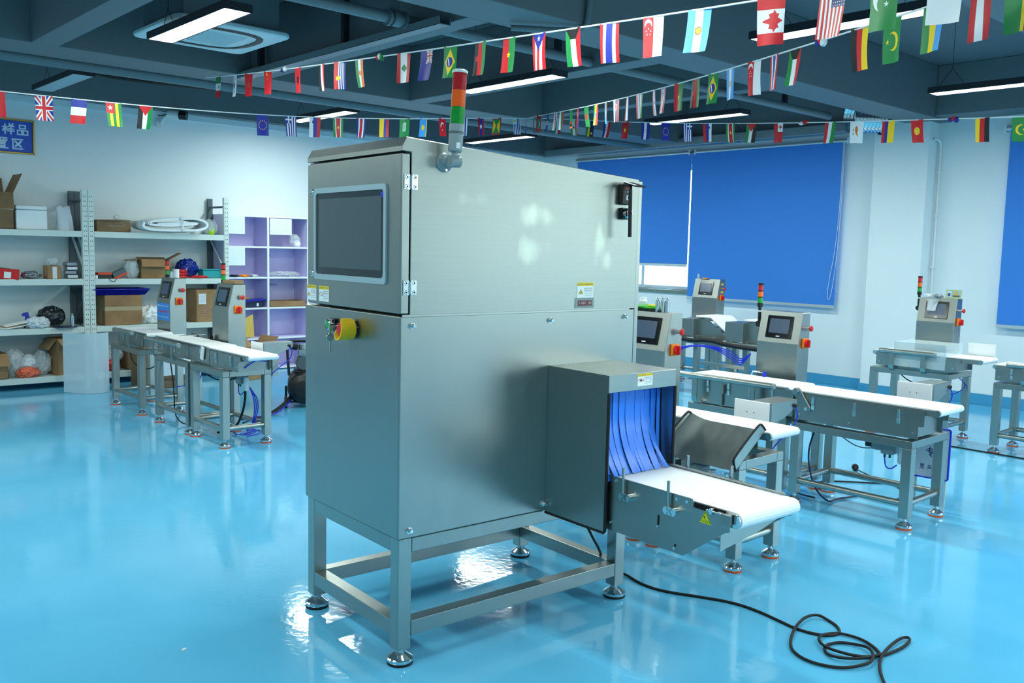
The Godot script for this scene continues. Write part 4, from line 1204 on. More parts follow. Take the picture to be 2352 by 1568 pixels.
func checkweighers() -> void:
	var t: Node3D
	# left line, from the shelf towards the camera
	t = thing("checkweigher", "stainless checkweigher with a blue and white notice on its cabinet, nearest the shelves", "checkweigher", V(2.888, 0, -8.235))
	stand(t, 0.33, 0.32, 0.568)
	conveyor(t, 0.045, 0.27, -0.30, 0.30, -0.33, 0.34, 0.708, 0.578, 2, false)
	guard_rail(t, -0.045, 0.705, -0.2, 0.235, 0.56, 0.0)
	var c := cabinet(t, 0.312, -0.125, 0.175, 0.56, 1.172, 0.962)
	light_tower(c, V(0.40, 1.172, -0.095), false)
	_notice(c)
	_triangle(t, V(0.0325, 0.60, 0.20), 0.055)
	obj("control_box", g().span(V(0.02, 0.59, 0.14), V(0.033, 0.665, 0.29), 0.003), M.dull, t)
	under_cables(t, [V(0.05, 0.53, -0.1), V(0.02, 0.42, 0.05), V(0.05, 0.38, 0.3), V(0.1, 0.45, 0.45)])
	t = thing("checkweigher", "stainless checkweigher with a small cardboard box on its cabinet, left of the machine", "checkweigher", V(2.888, 0, -7.21))
	stand(t, 0.33, 0.31, 0.568)
	conveyor(t, 0.045, 0.27, -0.42, 0.60, -0.48, 0.57, 0.712, 0.578, 4, false)
	guard_rail(t, -0.045, 0.690, -0.475, 0.21, 0.55, 0.0)
	c = cabinet(t, 0.312, 0.03, 0.325, 0.56, 1.170, 0.962)
	light_tower(c, V(0.40, 1.170, 0.055), false)
	obj("sensor", g().span(V(0.27, 0.70, 0.05), V(0.30, 0.745, 0.07)).span(V(0.27, 0.70, -0.3), V(0.30, 0.73, -0.2)), M.black, t)
	obj("air_fitting", g().cyl(V(0.05, 0.745, 0.0), V(0.2, 0.745, -0.02), 0.006).tube([V(0.2, 0.745, -0.02), V(0.29, 0.75, 0.0)], 0.004, 6), M.chrome, t)
	obj("sensor_plate", g().box(V(0.02, 0.655, 0.5), V(0.01, 0.1, 0.05), 0.002, Basis(V(1, 0, 0), 0.25)), M.white, t)
	under_cables(t, [V(0.05, 0.53, -0.2), V(0.04, 0.3, -0.1), V(0.06, 0.02, -0.15), V(0.15, 0.01, 0.1)])
	under_cables(t, [V(0.2, 0.53, 0.1), V(0.22, 0.35, 0.0), V(0.1, 0.30, -0.2)], 0.004, M.blue_tube)
	t = thing("outfeed_conveyor", "outfeed conveyor with a white pusher pad, open end of the left checkweigher line", "conveyor", V(2.888, 0, -6.541))
	stand(t, 0.33, 0.259, 0.568)
	conveyor(t, 0.045, 0.27, -0.06, 0.45, -0.12, 0.565, 0.706, 0.575, 2)
	rejector(t, 0.31, 0.755, 0.05, 0.235)
	air_unit(t, 0.2, 0.12, 0.52)
	under_cables(t, [V(0.05, 0.55, -0.25), V(0.06, 0.46, -0.1), V(0.12, 0.47, 0.1), V(0.18, 0.5, 0.1)])
	under_cables(t, [V(0.24, 0.44, 0.1), V(0.26, 0.25, 0.05), V(0.2, 0.06, 0.0), V(0.15, 0.02, -0.2)], 0.009)
	for k in 3:
		under_cables(t, [V(0.24, 0.42, 0.17), V(0.27 + 0.02 * k, 0.30, 0.20), V(0.30, 0.12 - 0.02 * k, 0.1), V(0.33 + 0.04 * k, 0.008, -0.1 - 0.1 * k), V(0.5, 0.006, -0.2), V(0.45 - 0.1 * k, 0.006, -0.05), V(0.30, 0.006, -0.12 * k)], 0.004, M.blue_tube)
	under_cables(t, [V(0.09, 0.6, 0.4), V(0.17, 0.66, 0.42), V(0.25, 0.64, 0.42)], 0.004, M.blue_tube)
	# first line on the right, behind the big machine
	t = thing("outfeed_conveyor", "outfeed conveyor with a sloping black-edged steel chute, just behind the machine's outfeed belt", "conveyor", V(3.638, 0, -2.638))
	stand(t, 0.323, 0.241, 0.537)
	conveyor(t, 0.0, 0.232, -0.30, 0.22, -0.38, 0.42, 0.695, 0.548, 2)
	hopper_chute(t, -0.015, 0.385)
	rejector(t, 0.405, 0.752, -0.065, 0.14)
	air_unit(t, -0.01, 0.03, 0.485)
	obj("yellow_green_plug", g().blob(V(0.27, 0.03, 0.05), V(0.02, 0.018, 0.03), 0.2, 5), M.lime, t)
	t = thing("checkweigher", "checkweigher whose cabinet carries a green packet and steel weights, half hidden behind the machine", "checkweigher", V(3.638, 0, -3.32))
	stand(t, 0.323, 0.311, 0.537)
	conveyor(t, 0.0, 0.232, -0.34, 0.34, -0.36, 0.30, 0.695, 0.548, 2, false)
	cabinet(t, 0.375, -0.14, 0.17, 0.56, 1.165, 0.955)
	# second line on the right
	t = thing("outfeed_conveyor", "long outfeed conveyor with three latches on its side, in front of the white board sign", "conveyor", V(4.972, 0, -2.525))
	stand(t, 0.41, 0.342, 0.50)
	conveyor(t, 0.0, 0.295, -0.36, 0.42, -0.42, 0.505, 0.69, 0.515, 3)
	obj("link_arm", g().prism([Vector2(-0.365, 0.705), Vector2(-0.335, 0.71), Vector2(-0.315, 0.69), Vector2(-0.25, 0.60), Vector2(-0.252, 0.58), Vector2(-0.272, 0.565), Vector2(-0.295, 0.575), Vector2(-0.372, 0.675)], 0.014, Transform3D(Basis(V(0, 0, 1), V(0, 1, 0), V(-1, 0, 0)), V(-0.016, 0, 0)), 0.003), M.steel, t)
	obj("arm_pivot", g().cyl(V(-0.03, 0.688, -0.345), V(-0.05, 0.688, -0.345), 0.018).cyl(V(-0.03, 0.59, -0.275), V(-0.042, 0.59, -0.275), 0.010), M.chrome, t)
	rejector(t, 0.52, 0.752, 0.015, 0.225)
	air_unit(t, 0.12, 0.17, 0.455)
	under_cables(t, [V(0.05, 0.455, -0.1), V(0.08, 0.39, 0.0), V(0.1, 0.40, 0.1), V(0.12, 0.44, 0.14)], 0.003)
	under_cables(t, [V(0.1, 0.46, -0.28), V(0.05, 0.3, -0.30), V(0.06, 0.1, -0.25), V(0.12, 0.01, -0.18), V(0.25, 0.008, -0.2), V(0.42, 0.008, -0.15)], 0.006, M.navy)
	t = thing("checkweigher", "checkweigher with long guard rail, cabinet and signal tower before the wide blue blind", "checkweigher", V(4.972, 0, -3.30))
	stand(t, 0.41, 0.34, 0.515)
	conveyor(t, 0.0, 0.295, -0.34, 0.40, -0.42, 0.37, 0.70, 0.525, 4, false)
	guard_rail(t, -0.075, 0.703, -0.45, 0.30, 0.52, 0.0)
	c = cabinet(t, 0.445, -0.165, 0.145, 0.52, 1.125, 0.918, 0.14, 0.045)
	light_tower(c, V(0.50, 1.145, -0.19), true)
	obj("rear_guide", g().span(V(0.33, 0.72, -0.55), V(0.335, 0.745, -0.18), 0.001).span(V(0.315, 0.7, -0.4), V(0.335, 0.72, -0.38)).span(V(0.315, 0.7, -0.25), V(0.335, 0.72, -0.23)), M.steel, t)
	obj("sensor", g().span(V(0.27, 0.70, 0.0), V(0.29, 0.735, 0.02)), M.blue_tube, t)
	obj("handle", g().tube([V(0.30, 0.70, -0.1), V(0.30, 0.725, -0.09), V(0.30, 0.725, -0.01), V(0.30, 0.70, 0.0)], 0.006, 6), M.chrome, t)
	obj("air_valve", g().span(V(-0.035, 0.60, -0.12), V(-0.012, 0.66, -0.09), 0.002).span(V(-0.03, 0.52, -0.115), V(-0.014, 0.60, -0.10), 0.002), M.dull, t)
	# third line on the right: tilted white belts and two steel boxes
	t = thing("sorting_conveyor", "sorting conveyor with tilted white belts and two grey boxes below the blue blind", "conveyor", V(8.1, 0, -5.6))
	_sorter(t)
	# line along the window wall
	t = thing("checkweigher", "checkweigher under a clear cover with plastic bags on its cabinet, beside the column", "checkweigher", V(7.557, 0, -3.357))
	stand(t, 0.40, 0.306, 0.572)
	conveyor(t, 0.0, 0.295, -0.29, 0.41, -0.33, 0.58, 0.715, 0.592, 0)
	guard_rail(t, -0.055, 0.722, -0.24, 0.22, 0.56, 0.0)
	c = cabinet(t, 0.40, -0.150, 0.172, 0.55, 1.165, 0.962, 0.14, 0.04)
	light_tower(c, V(0.46, 1.185, -0.165), true)
	_triangle(t, V(-0.0135, 0.60, -0.04), 0.05)
	var cv := g()
	cv.span(V(-0.02, 0.60, -0.135), V(-0.016, 0.80, 0.29), 0.0).span(V(-0.02, 0.60, 0.288), V(0.31, 0.80, 0.292), 0.0).span(V(-0.02, 0.80, -0.135), V(0.31, 0.804, 0.292), 0.0).span(V(-0.02, 0.60, -0.137), V(0.31, 0.80, -0.133), 0.0)
	obj("clear_cover", cv, M.acrylic, t)
	obj("pusher_pad", g().span(V(0.32, 0.71, 0.33), V(0.332, 0.815, 0.545), 0.002), M.pad, t)
	under_cables(t, [V(0.02, 0.54, -0.1), V(0.05, 0.48, -0.04), V(0.1, 0.44, 0.05)])
	under_cables(t, [V(0.37, 0.54, 0.2), V(0.38, 0.46, 0.32), V(0.3, 0.40, 0.3), V(0.2, 0.35, 0.2)], 0.004, M.blue_tube)
	t = thing("infeed_conveyor", "infeed conveyor cut off by the right edge of the photo", "conveyor", V(7.549, 0, -2.33))
	stand(t, 0.40, 0.325, 0.555)
	conveyor(t, 0.0, 0.295, -0.35, 0.40, -0.38, 0.44, 0.695, 0.57, 2)
	guard_rail(t, -0.055, 0.705, -0.25, 0.3, 0.55, 0.0)
	# behind the machine, by the window
	t = thing("checkweigher", "far checkweigher cabinet with two yellow stickers beside its red button, by the window", "checkweigher", V(8.45, 0, -6.35))
	stand(t, 0.40, 0.33, 0.60)
	conveyor(t, 0.0, 0.295, -0.36, 0.36, -0.38, 0.38, 0.73, 0.61, 2)
	c = cabinet(t, 0.40, -0.22, 0.13, 0.60, 1.205, 0.99, 0.15, 0.05)
	for y in [1.15, 1.06]:
		obj("yellow_sticker", g().span(V(0.47, y - 0.011, 0.13), V(0.52, y + 0.011, 0.1312), 0.0), M.yellow, c)

func _triangle(t: Node3D, at: Vector3, s: float) -> void:
	obj("warning_triangle", g().prism([Vector2(-s * 0.5, 0), Vector2(s * 0.5, 0), Vector2(0, s * 0.9)], 0.001, Transform3D(Basis(V(0, 0, 1), V(0, 1, 0), V(-1, 0, 0)), at)), M.yellow, t)

func _notice(c: Node3D) -> void:
	var im := Image.create(160, 220, false, Image.FORMAT_RGB8)
	im.fill(Color(0.18, 0.55, 0.90))
	var w := Color(0.9, 0.95, 0.97)
	disc(im, Vector2(20, 34), 11, w)
	disc(im, Vector2(20, 34), 6, Color(0.18, 0.55, 0.90))
	small_print(im, 36, 28, 110, 14, w)
	for j in 4:
		small_print(im, 12, 92 + j * 6, 136, 12, Color(0.80, 0.12, 0.22))
	small_print(im, 12, 170, 136, 14, w)
	plate(c, "notice", image_mat(im), V(0.312, 0.79, -0.115), V(0.312, 0.79, 0.165), V(0.312, 0.945, 0.165), V(0.312, 0.945, -0.115))

func _sorter(t: Node3D) -> void:
	var z := 0.0
	for k in 2:
		var z0 := -0.32 + k * 0.62
		for q in [[0.0, z0], [0.0, z0 + 0.22], [0.4, z0], [0.4, z0 + 0.22]]:
			obj("leg", g().span(V(q[0] - 0.03, 0.05, q[1] - 0.03), V(q[0] + 0.03, 0.62, q[1] + 0.03), 0.003), M.tube, t)
			foot(t, q[0], q[1], 0.055, 0.04, M.orange_rubber)
		obj("steel_box", g().span(V(-0.08, 0.60, z0 - 0.22), V(0.16, 0.80, z0 + 0.0), 0.003), M.steel, t)
		obj("side_plate", g().prism([Vector2(z0, 0.58), Vector2(z0 + 0.32, 0.58), Vector2(z0 + 0.38, 0.62), Vector2(z0 + 0.14, 0.80), Vector2(z0, 0.80)], 0.004, Transform3D(Basis(V(0, 0, 1), V(0, 1, 0), V(-1, 0, 0)), V(0.0, 0, 0))), M.steel, t)
		obj("tilted_belt", g().box(V(0.24, 0.72, z0 + 0.27), V(0.40, 0.022, 0.36), 0.008, Basis(V(1, 0, 0), 0.62)), M.belt, t)
		obj("flat_belt", g().box(V(0.24, 0.82, z0 + 0.03), V(0.40, 0.022, 0.2), 0.008), M.belt, t)
	obj("cable_trough", g().span(V(-0.12, 0.54, -0.6), V(-0.04, 0.59, 0.52), 0.004), M.dull, t)
	obj("black_hose", g().tube([V(-0.13, 0.60, -0.6), V(-0.13, 0.57, -0.3), V(-0.13, 0.60, -0.1), V(-0.13, 0.56, 0.2), V(-0.12, 0.55, 0.5)], 0.022, 8, 2), M.rubber, t)
	for k in 4:
		obj("air_hose", g().tube([V(-0.14, 0.42 - 0.03 * k, -0.62), V(-0.15, 0.52, -0.35), V(-0.15, 0.545 - 0.006 * k, 0.0), V(-0.14, 0.50 - 0.03 * k, 0.25), V(-0.13, 0.42 - 0.02 * k, 0.32), V(-0.1, 0.5, 0.42)], 0.006, 6, 2), M.blue_tube, t)

# ---- the shelf wall ----
func post(t: Node3D, x: float, z: float, m: Material) -> MeshInstance3D:
	var s := g().at(V(x, 0, z))
	s.span(V(-0.027, 0.0, -0.0015), V(0.027, 2.0, 0.0015), 0.0).span(V(-0.027, 0, -0.04), V(-0.024, 2.0, 0.0), 0.0).span(V(0.024, 0, -0.02), V(0.027, 2.0, 0.0), 0.0)
	return obj("post", s, m, t)

func rack_bay(x0: float, x1: float, label: String) -> void:
	var zf := -9.83
	var zb := -10.25
	var t := thing("shelving_rack", label, "shelf", V((x0 + x1) / 2, 0, -10.04))
	var w := (x1 - x0) / 2
	for x in [-w + 0.027, w - 0.027]:
		var p := post(t, x, 0.21, M.rack)
		var h := g()
		for k in 38:
			h.span(V(x - 0.012, 0.08 + k * 0.05, 0.211), V(x - 0.006, 0.09 + k * 0.05, 0.2122), 0.0).span(V(x + 0.008, 0.08 + k * 0.05, 0.211), V(x + 0.014, 0.09 + k * 0.05, 0.2122), 0.0)
		obj("punched_hole", h, M.hole, p).set_meta("kind", "stuff")
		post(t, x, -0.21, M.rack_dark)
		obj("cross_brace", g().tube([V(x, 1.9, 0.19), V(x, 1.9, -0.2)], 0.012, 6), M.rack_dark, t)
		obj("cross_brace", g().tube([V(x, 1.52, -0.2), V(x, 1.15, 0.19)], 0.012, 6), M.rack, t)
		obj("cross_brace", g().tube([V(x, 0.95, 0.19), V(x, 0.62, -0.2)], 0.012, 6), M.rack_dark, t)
	for y in [0.125, 0.612, 1.100, 1.585]:
		var b := g()
		b.span(V(-w + 0.055, y - 0.062, 0.19), V(w - 0.055, y, 0.212), 0.003).span(V(-w + 0.055, y - 0.062, -0.212), V(w - 0.055, y, -0.19), 0.003)
		obj("shelf_beam", b, M.rack, t)
		obj("shelf_board", g().span(V(-w + 0.03, y - 0.012, -0.19), V(w - 0.03, y - 0.002, 0.19), 0.0), M.rack, t)

func carton(called: String, label: String, at: Vector3, s: Vector3, turn: float, m: Material, open := [], tape := true, grp := "") -> Node3D:
	# a cardboard box; open: angle of the four flaps (front, right, back, left) or [] for closed
	var t := thing(called, label, "box", at, turn, grp)
	var b := g()
	if open.is_empty():
		b.span(V(-s.x / 2, 0, -s.z / 2), V(s.x / 2, s.y, s.z / 2), 0.006)
		obj("box_body", b, m, t)
		obj("flap_seam", g().span(V(-s.x / 2, s.y - 0.001, -0.0015), V(s.x / 2, s.y + 0.0012, 0.0015), 0.0), M.card_old, t)
	else:
		var k := 0.005
		b.span(V(-s.x / 2, 0, -s.z / 2), V(s.x / 2, k, s.z / 2), 0.0)
		b.span(V(-s.x / 2, 0, s.z / 2 - k), V(s.x / 2, s.y, s.z / 2), 0.001).span(V(-s.x / 2, 0, -s.z / 2), V(s.x / 2, s.y, -s.z / 2 + k), 0.001)
		b.span(V(-s.x / 2, 0, -s.z / 2), V(-s.x / 2 + k, s.y, s.z / 2), 0.001).span(V(s.x / 2 - k, 0, -s.z / 2), V(s.x / 2, s.y, s.z / 2), 0.001)
		obj("box_body", b, m, t)
		for f in 4:
			if open[f] == null:
				continue
			var wd := s.x if f % 2 == 0 else s.z
			var ln := (s.z if f % 2 == 0 else s.x) * 0.48
			var off := (s.z if f % 2 == 0 else s.x) / 2
			var B := Basis(Vector3.UP, [0.0, PI / 2, PI, -PI / 2][f]) * Basis(Vector3.RIGHT, open[f])
			obj("flap", g().box(Basis(Vector3.UP, [0.0, PI / 2, PI, -PI / 2][f]) * V(0, s.y, off) + B * V(0, 0, ln / 2), V(wd * 0.98, 0.004, ln), 0.001, B), m, t)
	if tape:
		obj("tape", g().span(V(-s.x / 2 - 0.0008, s.y * 0.48, -s.z / 2 - 0.0008), V(s.x / 2 + 0.0008, s.y * 0.62, s.z / 2 + 0.0008), 0.002), M.tape, t)
	return t

func print_on(t: Node3D, called: String, a: Vector3, b: Vector3, h: float, rows: int, bg: Color, fg: Color, heads := []) -> void:
	# a printed rectangle on an upright face: lower edge from a to b, height h
	var im := Image.create(128, 128, false, Image.FORMAT_RGB8)
	im.fill(bg)
	for j in rows:
		small_print(im, 8, 10 + j * 112 / rows, 110, maxi(3, 60 / rows), fg)
	var x := 20.0
	for k in heads:
		glyph(im, k, x, 44, 24, 3, fg)
		x += 30
	plate(t, called, image_mat(im, 0.6), a, b, b + V(0, h, 0), a + V(0, h, 0))

func crumple(called: String, label: String, cat: String, at: Vector3, r: Vector3, rough: float, sd: int, m: Material, turn := 0.0, grp := "") -> Node3D:
	return tag(_placed(obj(called, g().blob(V(0, r.y * 0.75, 0), r, rough, sd), m), at, turn), label, cat, grp)

func _placed(o: MeshInstance3D, at: Vector3, turn := 0.0) -> MeshInstance3D:
	o.position = at
	o.rotation.y = turn
	return o

func weight(at: Vector3, r: float, h: float, label: String, grp := "") -> void:
	var t := tag(_placed(obj("test_weight", g().lathe([Vector2(0, 0), Vector2(r * 0.96, 0), Vector2(r, 0.003), Vector2(r, h * 0.76), Vector2(r * 0.94, h * 0.79), Vector2(r * 0.5, h * 0.82), Vector2(r * 0.5, h * 0.87), Vector2(r * 0.8, h * 0.91), Vector2(r * 0.8, h * 0.97), Vector2(r * 0.6, h), Vector2(0, h)], 20), M.chrome), at), label, "weight", grp)

func left_wall() -> void:
	M.tape = mat(Color(0.70, 0.62, 0.48), 0.12)
	rack_bay(1.55, 3.076, "grey slotted steel shelving bay cut by the left edge of the photo")
	rack_bay(3.080, 4.586, "grey slotted steel shelving bay between the left bay and the lilac cabinet")
	var y1 := 1.586
	var y2 := 1.101
	var y3 := 0.613
	var y4 := 0.126
	var t: Node3D
	# top shelf, left bay
	t = carton("cardboard_box", "tall cardboard box with raised flap at the photo's left edge, top shelf", V(2.19, y1, -10.03), V(0.43, 0.35, 0.34), 0.0, M.card_old, [1.3, -1.15, -1.2, 0.4], false)
	obj("tape", g().span(V(-0.216, 0.185, -0.171), V(0.216, 0.193, 0.171), 0.0), M.tape, t)
	t = thing("foam_box", "white expanded foam box with lid on the top shelf", "box", V(2.565, y1, -9.99))
	obj("box_body", g().span(V(-0.142, 0, -0.15), V(0.142, 0.19, 0.12), 0.010), M.foam, t)
	obj("lid", g().span(V(-0.144, 0.192, -0.152), V(0.144, 0.235, 0.122), 0.012), M.foam, t)
	var bag := g().grid(20, 16, func(u: float, w: float):
		var a := TAU * u
		var wd := lerpf(0.085, 0.062, w)
		var dp := 0.05 * pow(1.0 - w, 0.6) + 0.004
		return V(wd * cos(a) * (1 + 0.05 * sin(3 * a + w * 5)) - 0.012 * w, 0.245 * w + 0.008 * sin(5 * a) * w, -dp * sin(a) + 0.01 * w))
	tag(_placed(obj("paper_bag", bag, M.poly), V(2.89, y1, -9.95)), "white upright bag, pinched shut at its top, right of the foam box", "bag")
	# top shelf, right bay
	t = carton("cardboard_box", "low worn cardboard box with printing, first on the middle bay's top shelf", V(3.34, y1, -10.0), V(0.35, 0.115, 0.26), 0.05, M.card_old, [], false)
	print_on(t, "print", V(-0.06, 0.055, 0.131), V(0.10, 0.055, 0.131), 0.035, 1, Color(0.52, 0.43, 0.32), Color(0.2, 0.16, 0.13))
	obj("torn_flap", g().box(V(0.02, 0.122, 0.02), V(0.33, 0.004, 0.24), 0.001, Basis(V(1, 0, 0), 0.05) * Basis(V(0, 0, 1), 0.03)), M.card_old, t)
	obj("plastic_wrap", g().blob(V(0.10, 0.15, -0.05), V(0.05, 0.05, 0.03), 0.6, 8, false, 12), M.film, t)
	_foam_wrap(V(3.95, y1, -9.95))
	t = crumple("ball", "lime yellow ball in a clear bag at the right end of the top shelf", "ball", V(4.44, y1, -9.96), V(0.038, 0.045, 0.038), 0.0, 1, M.lime)
	crumple("plastic_bag", "clear plastic bag round the lime ball, top shelf's right end", "bag", V(4.44, y1, -10.0), V(0.10, 0.11, 0.09), 0.35, 3, M.film)
	# second shelf, left bay
	t = thing("gift_box", "flat red box with a round pattern on its lid, second shelf", "box", V(2.28, y2, -9.98), -0.25)
	obj("box_body", g().box(V(0, 0.055, 0), V(0.36, 0.10, 0.24), 0.006, Basis(V(0, 0, 1), -0.10)), M.red, t)
	obj("lid_print", g().box(V(-0.02, 0.1095, 0.0), V(0.24, 0.002, 0.2), 0.0, Basis(V(0, 0, 1), -0.10)), M.card_old, t)
	obj("white_sticker", g().box(V(0.08, 0.04, 0.121), V(0.06, 0.06, 0.002), 0.0, Basis(V(0, 0, 1), -0.10)), M.white, t)
	crumple("antistatic_bag", "crumpled silver antistatic bag with circuit boards beside the red box", "bag", V(2.56, y2, -9.93), V(0.12, 0.05, 0.08), 0.5, 12, M.silver)
	t = carton("cardboard_box", "small cardboard box holding crumpled clear bags, second shelf", V(2.76, y2, -9.95), V(0.135, 0.13, 0.12), 0.1, M.card, [], false)
	obj("label_strip", g().span(V(-0.02, 0.0, 0.0605), V(0.022, 0.12, 0.0615), 0.0), M.poly, t)
	crumple("plastic_bag", "crumpled clear bag lying on the small cardboard box", "bag", V(2.76, y2 + 0.13, -9.95), V(0.085, 0.055, 0.07), 0.6, 14, M.film)
	for k in 4:
		var f := obj("foil_block", g().box(V(0, 0.021, 0), V(0.11, 0.04, 0.1), 0.008), M.silver)
		tag(_placed(f, V(2.925 + [0.006, -0.004, 0.004, -0.002][k], y2 + 0.042 * k, -9.93), [0.1, -0.1, 0.05, 0.2][k]), ["bottom foil wrapped block of the stack on the second shelf", "second foil wrapped block from the bottom of its stack", "third foil wrapped block from the bottom of its stack", "topmost foil wrapped block of the stack by the post"][k], "block", "foil wrapped blocks")
	# second shelf, right bay
	for k in 2:
		t = thing("tool_box", ["dark box with an orange front lying flat on the second shelf", "dark box with an orange edge leaning on the flat orange one"][k], "box", V(3.25 + 0.15 * k, y2, -9.93), 0.0)
		var B := Basis() if k == 0 else Basis(V(0, 0, 1), 0.45)
		obj("box_body", g().box(V(0, 0.030 + 0.026 * k, 0), V(0.14, 0.058, 0.09), 0.004, B), M.black if k == 0 else M.rack_dark, t)
		obj("orange_front", g().box(V(0, 0.050 - 0.0 * k, 0) if k == 0 else V(0.012, 0.028, 0.0), V(0.142, 0.026, 0.094), 0.004, B), mat(Color(0.85, 0.25, 0.08), 0.5), t)
	tag(obj("small_box", g().span(V(3.145, y2, -9.87), V(3.168, y2 + 0.035, -9.85), 0.002), M.white), "tiny white box at the left end of the second shelf, right bay", "box")
	tag(obj("thin_cable", g().tube([V(3.27, y2 + 0.01, -9.83), V(3.29, y2 - 0.03, -9.815), V(3.33, y2 - 0.028, -9.815), V(3.35, y2 + 0.01, -9.83)], 0.003, 5, 2), M.rubber), "thin black cable looping over the second shelf's front edge", "cable")
	crumple("plastic_bag", "smoky clear bag between the orange boxes and the open cardboard box", "bag", V(3.55, y2, -9.97), V(0.10, 0.12, 0.07), 0.4, 15, M.film)
	carton("cardboard_box", "open cardboard box with wide flaps on the second shelf", V(3.80, y2, -10.0), V(0.30, 0.205, 0.22), -0.18, M.card, [0.85, -0.5, -0.15, 0.12], false)
	crumple("plastic_bag", "crumpled bright blue plastic bag on the second shelf", "bag", V(4.18, y2 + 0.01, -10.03), V(0.16, 0.13, 0.12), 0.45, 16, M.bluebag)
	for k in 3:
		t = crumple("snack_packet", ["bottom red packet of the pile before the blue bag", "middle red packet of the pile before the blue bag", "topmost red packet of the pile before the blue bag"][k], "packet", V(4.045 + 0.005 * k, y2 + 0.030 * k, -9.9), V(0.085, 0.021, 0.05), 0.15, 17 + k, M.red, 0.2 * k, "red packets")
	tag(_placed(obj("tape_roll", g().lathe([Vector2(0.018, 0), Vector2(0.036, 0), Vector2(0.036, 0.1), Vector2(0.018, 0.1), Vector2(0.018, 0)], 20), M.white), V(3.985, y2, -9.86)), "white roll beside the red packets on the second shelf", "roll")
	crumple("snack_packet", "flat red and white packet in front of the teal box", "packet", V(4.24, y2, -9.86), V(0.11, 0.018, 0.04), 0.2, 30, M.red)
	t = thing("storage_box", "teal plastic box at the right end of the second shelf", "box", V(4.43, y2, -9.95))
	obj("box_body", g().span(V(-0.13, 0, -0.07), V(0.12, 0.085, 0.07), 0.008), M.teal, t)
	obj("lid", g().span(V(-0.134, 0.086, -0.074), V(0.124, 0.1, 0.074), 0.005), M.teal, t)
	# third shelf, left bay
	for k in 3:
		tag(_placed(obj("booklet", g().box(V(0, 0.008, 0), V(0.21, 0.012, 0.14), 0.002, Basis(V(0, 0, 1), 0.12 + 0.04 * k)), [M.white, M.card, M.white][k]), V(2.37 + 0.012 * k, y3 + 0.011 + 0.014 * k, -9.9), 0.3 - 0.15 * k), ["bottom white booklet of the loose pile, third shelf", "brown edged booklet in the middle of the loose pile", "topmost white booklet of the loose pile, third shelf"][k], "booklet", "loose booklets")
	t = thing("price_gun", "blue plastic tape dispenser standing on the third shelf", "tool", V(2.51, y3, -9.96))
	obj("handle", g().prism([Vector2(-0.03, 0), Vector2(0.04, 0), Vector2(0.03, 0.09), Vector2(0.012, 0.155), Vector2(-0.035, 0.145), Vector2(-0.045, 0.12), Vector2(-0.012, 0.112), Vector2(-0.015, 0.06)], 0.03, Transform3D(), 0.004), mat(Color(0.12, 0.18, 0.65), 0.4), t)
	crumple("plastic_bag", "white plastic bag lying in front of the dark bag, third shelf", "bag", V(2.59, y3, -9.88), V(0.115, 0.062, 0.07), 0.3, 20, M.poly)
	crumple("plastic_bag", "dark grey shiny plastic bag on the third shelf", "bag", V(2.745, y3 + 0.01, -9.97), V(0.16, 0.125, 0.1), 0.35, 21, M.darkbag)
	tag(_placed(obj("folder", g().box(V(0, 0.006, 0), V(0.2, 0.01, 0.14), 0.002), M.navy), V(2.83, y3, -9.83), 0.1), "navy folder overhanging the third shelf's front edge", "folder")
	weight(V(2.925, y3, -9.9), 0.021, 0.135, "upright steel test weight against the post on the third shelf")
	# third shelf, right bay
	t = carton("cardboard_box", "big taped cardboard box under the blue tray, third shelf", V(3.42, y3, -9.99), V(0.385, 0.315, 0.30), 0.0, M.card, [], true)
	obj("end_tape", g().span(V(-0.193, 0.02, -0.06), V(-0.1915, 0.3, 0.06), 0.0), M.tape, t)
	t = thing("tray", "shallow blue plastic tray lying upside on the big cardboard box", "tray", V(3.40, y3 + 0.316, -9.99))
	var tr := g()
	for e in [[0.0, 0.245, 0.16], [0.06, 0.285, 0.19]]:
		pass
	tr.quad(V(-0.245, 0, -0.14), V(-0.245, 0, 0.14), V(0.245, 0, 0.14), V(0.245, 0, -0.14))
	for e in [[V(-0.245, 0, 0.14), V(0.245, 0, 0.14), V(0.29, 0.06, 0.165), V(-0.29, 0.06, 0.165)], [V(0.245, 0, 0.14), V(0.245, 0, -0.14), V(0.29, 0.06, -0.165), V(0.29, 0.06, 0.165)], [V(0.245, 0, -0.14), V(-0.245, 0, -0.14), V(-0.29, 0.06, -0.165), V(0.29, 0.06, -0.165)], [V(-0.245, 0, -0.14), V(-0.245, 0, 0.14), V(-0.29, 0.06, 0.165), V(-0.29, 0.06, -0.165)]]:
		tr.quad(e[0], e[1], e[2], e[3])
		tr.quad(e[1], e[0], e[3], e[2])
	tr.quad(V(-0.245, 0.002, 0.14), V(-0.245, 0.002, -0.14), V(0.245, 0.002, -0.14), V(0.245, 0.002, 0.14))
	obj("tray_body", tr, M.tray, t)
	obj("rim", g().tube([V(-0.29, 0.06, 0.165), V(0.29, 0.06, 0.165), V(0.29, 0.06, -0.165), V(-0.29, 0.06, -0.165), V(-0.29, 0.06, 0.165)], 0.006, 6), M.tray, t)
	crumple("foam_sheet", "bundle of white foam sheet right of the big taped box", "foam", V(3.75, y3, -9.99), V(0.17, 0.11, 0.13), 0.2, 22, M.foam)
	t = carton("cardboard_box", "cardboard box with a white address label behind the left cabinets", V(4.33, y3, -10.0), V(0.29, 0.36, 0.30), 0.12, M.card, [], false)
	print_on(t, "address_label", V(-0.12, 0.20, 0.151), V(-0.03, 0.20, 0.151), 0.115, 7, Color(0.86, 0.9, 0.92), Color(0.25, 0.27, 0.3))
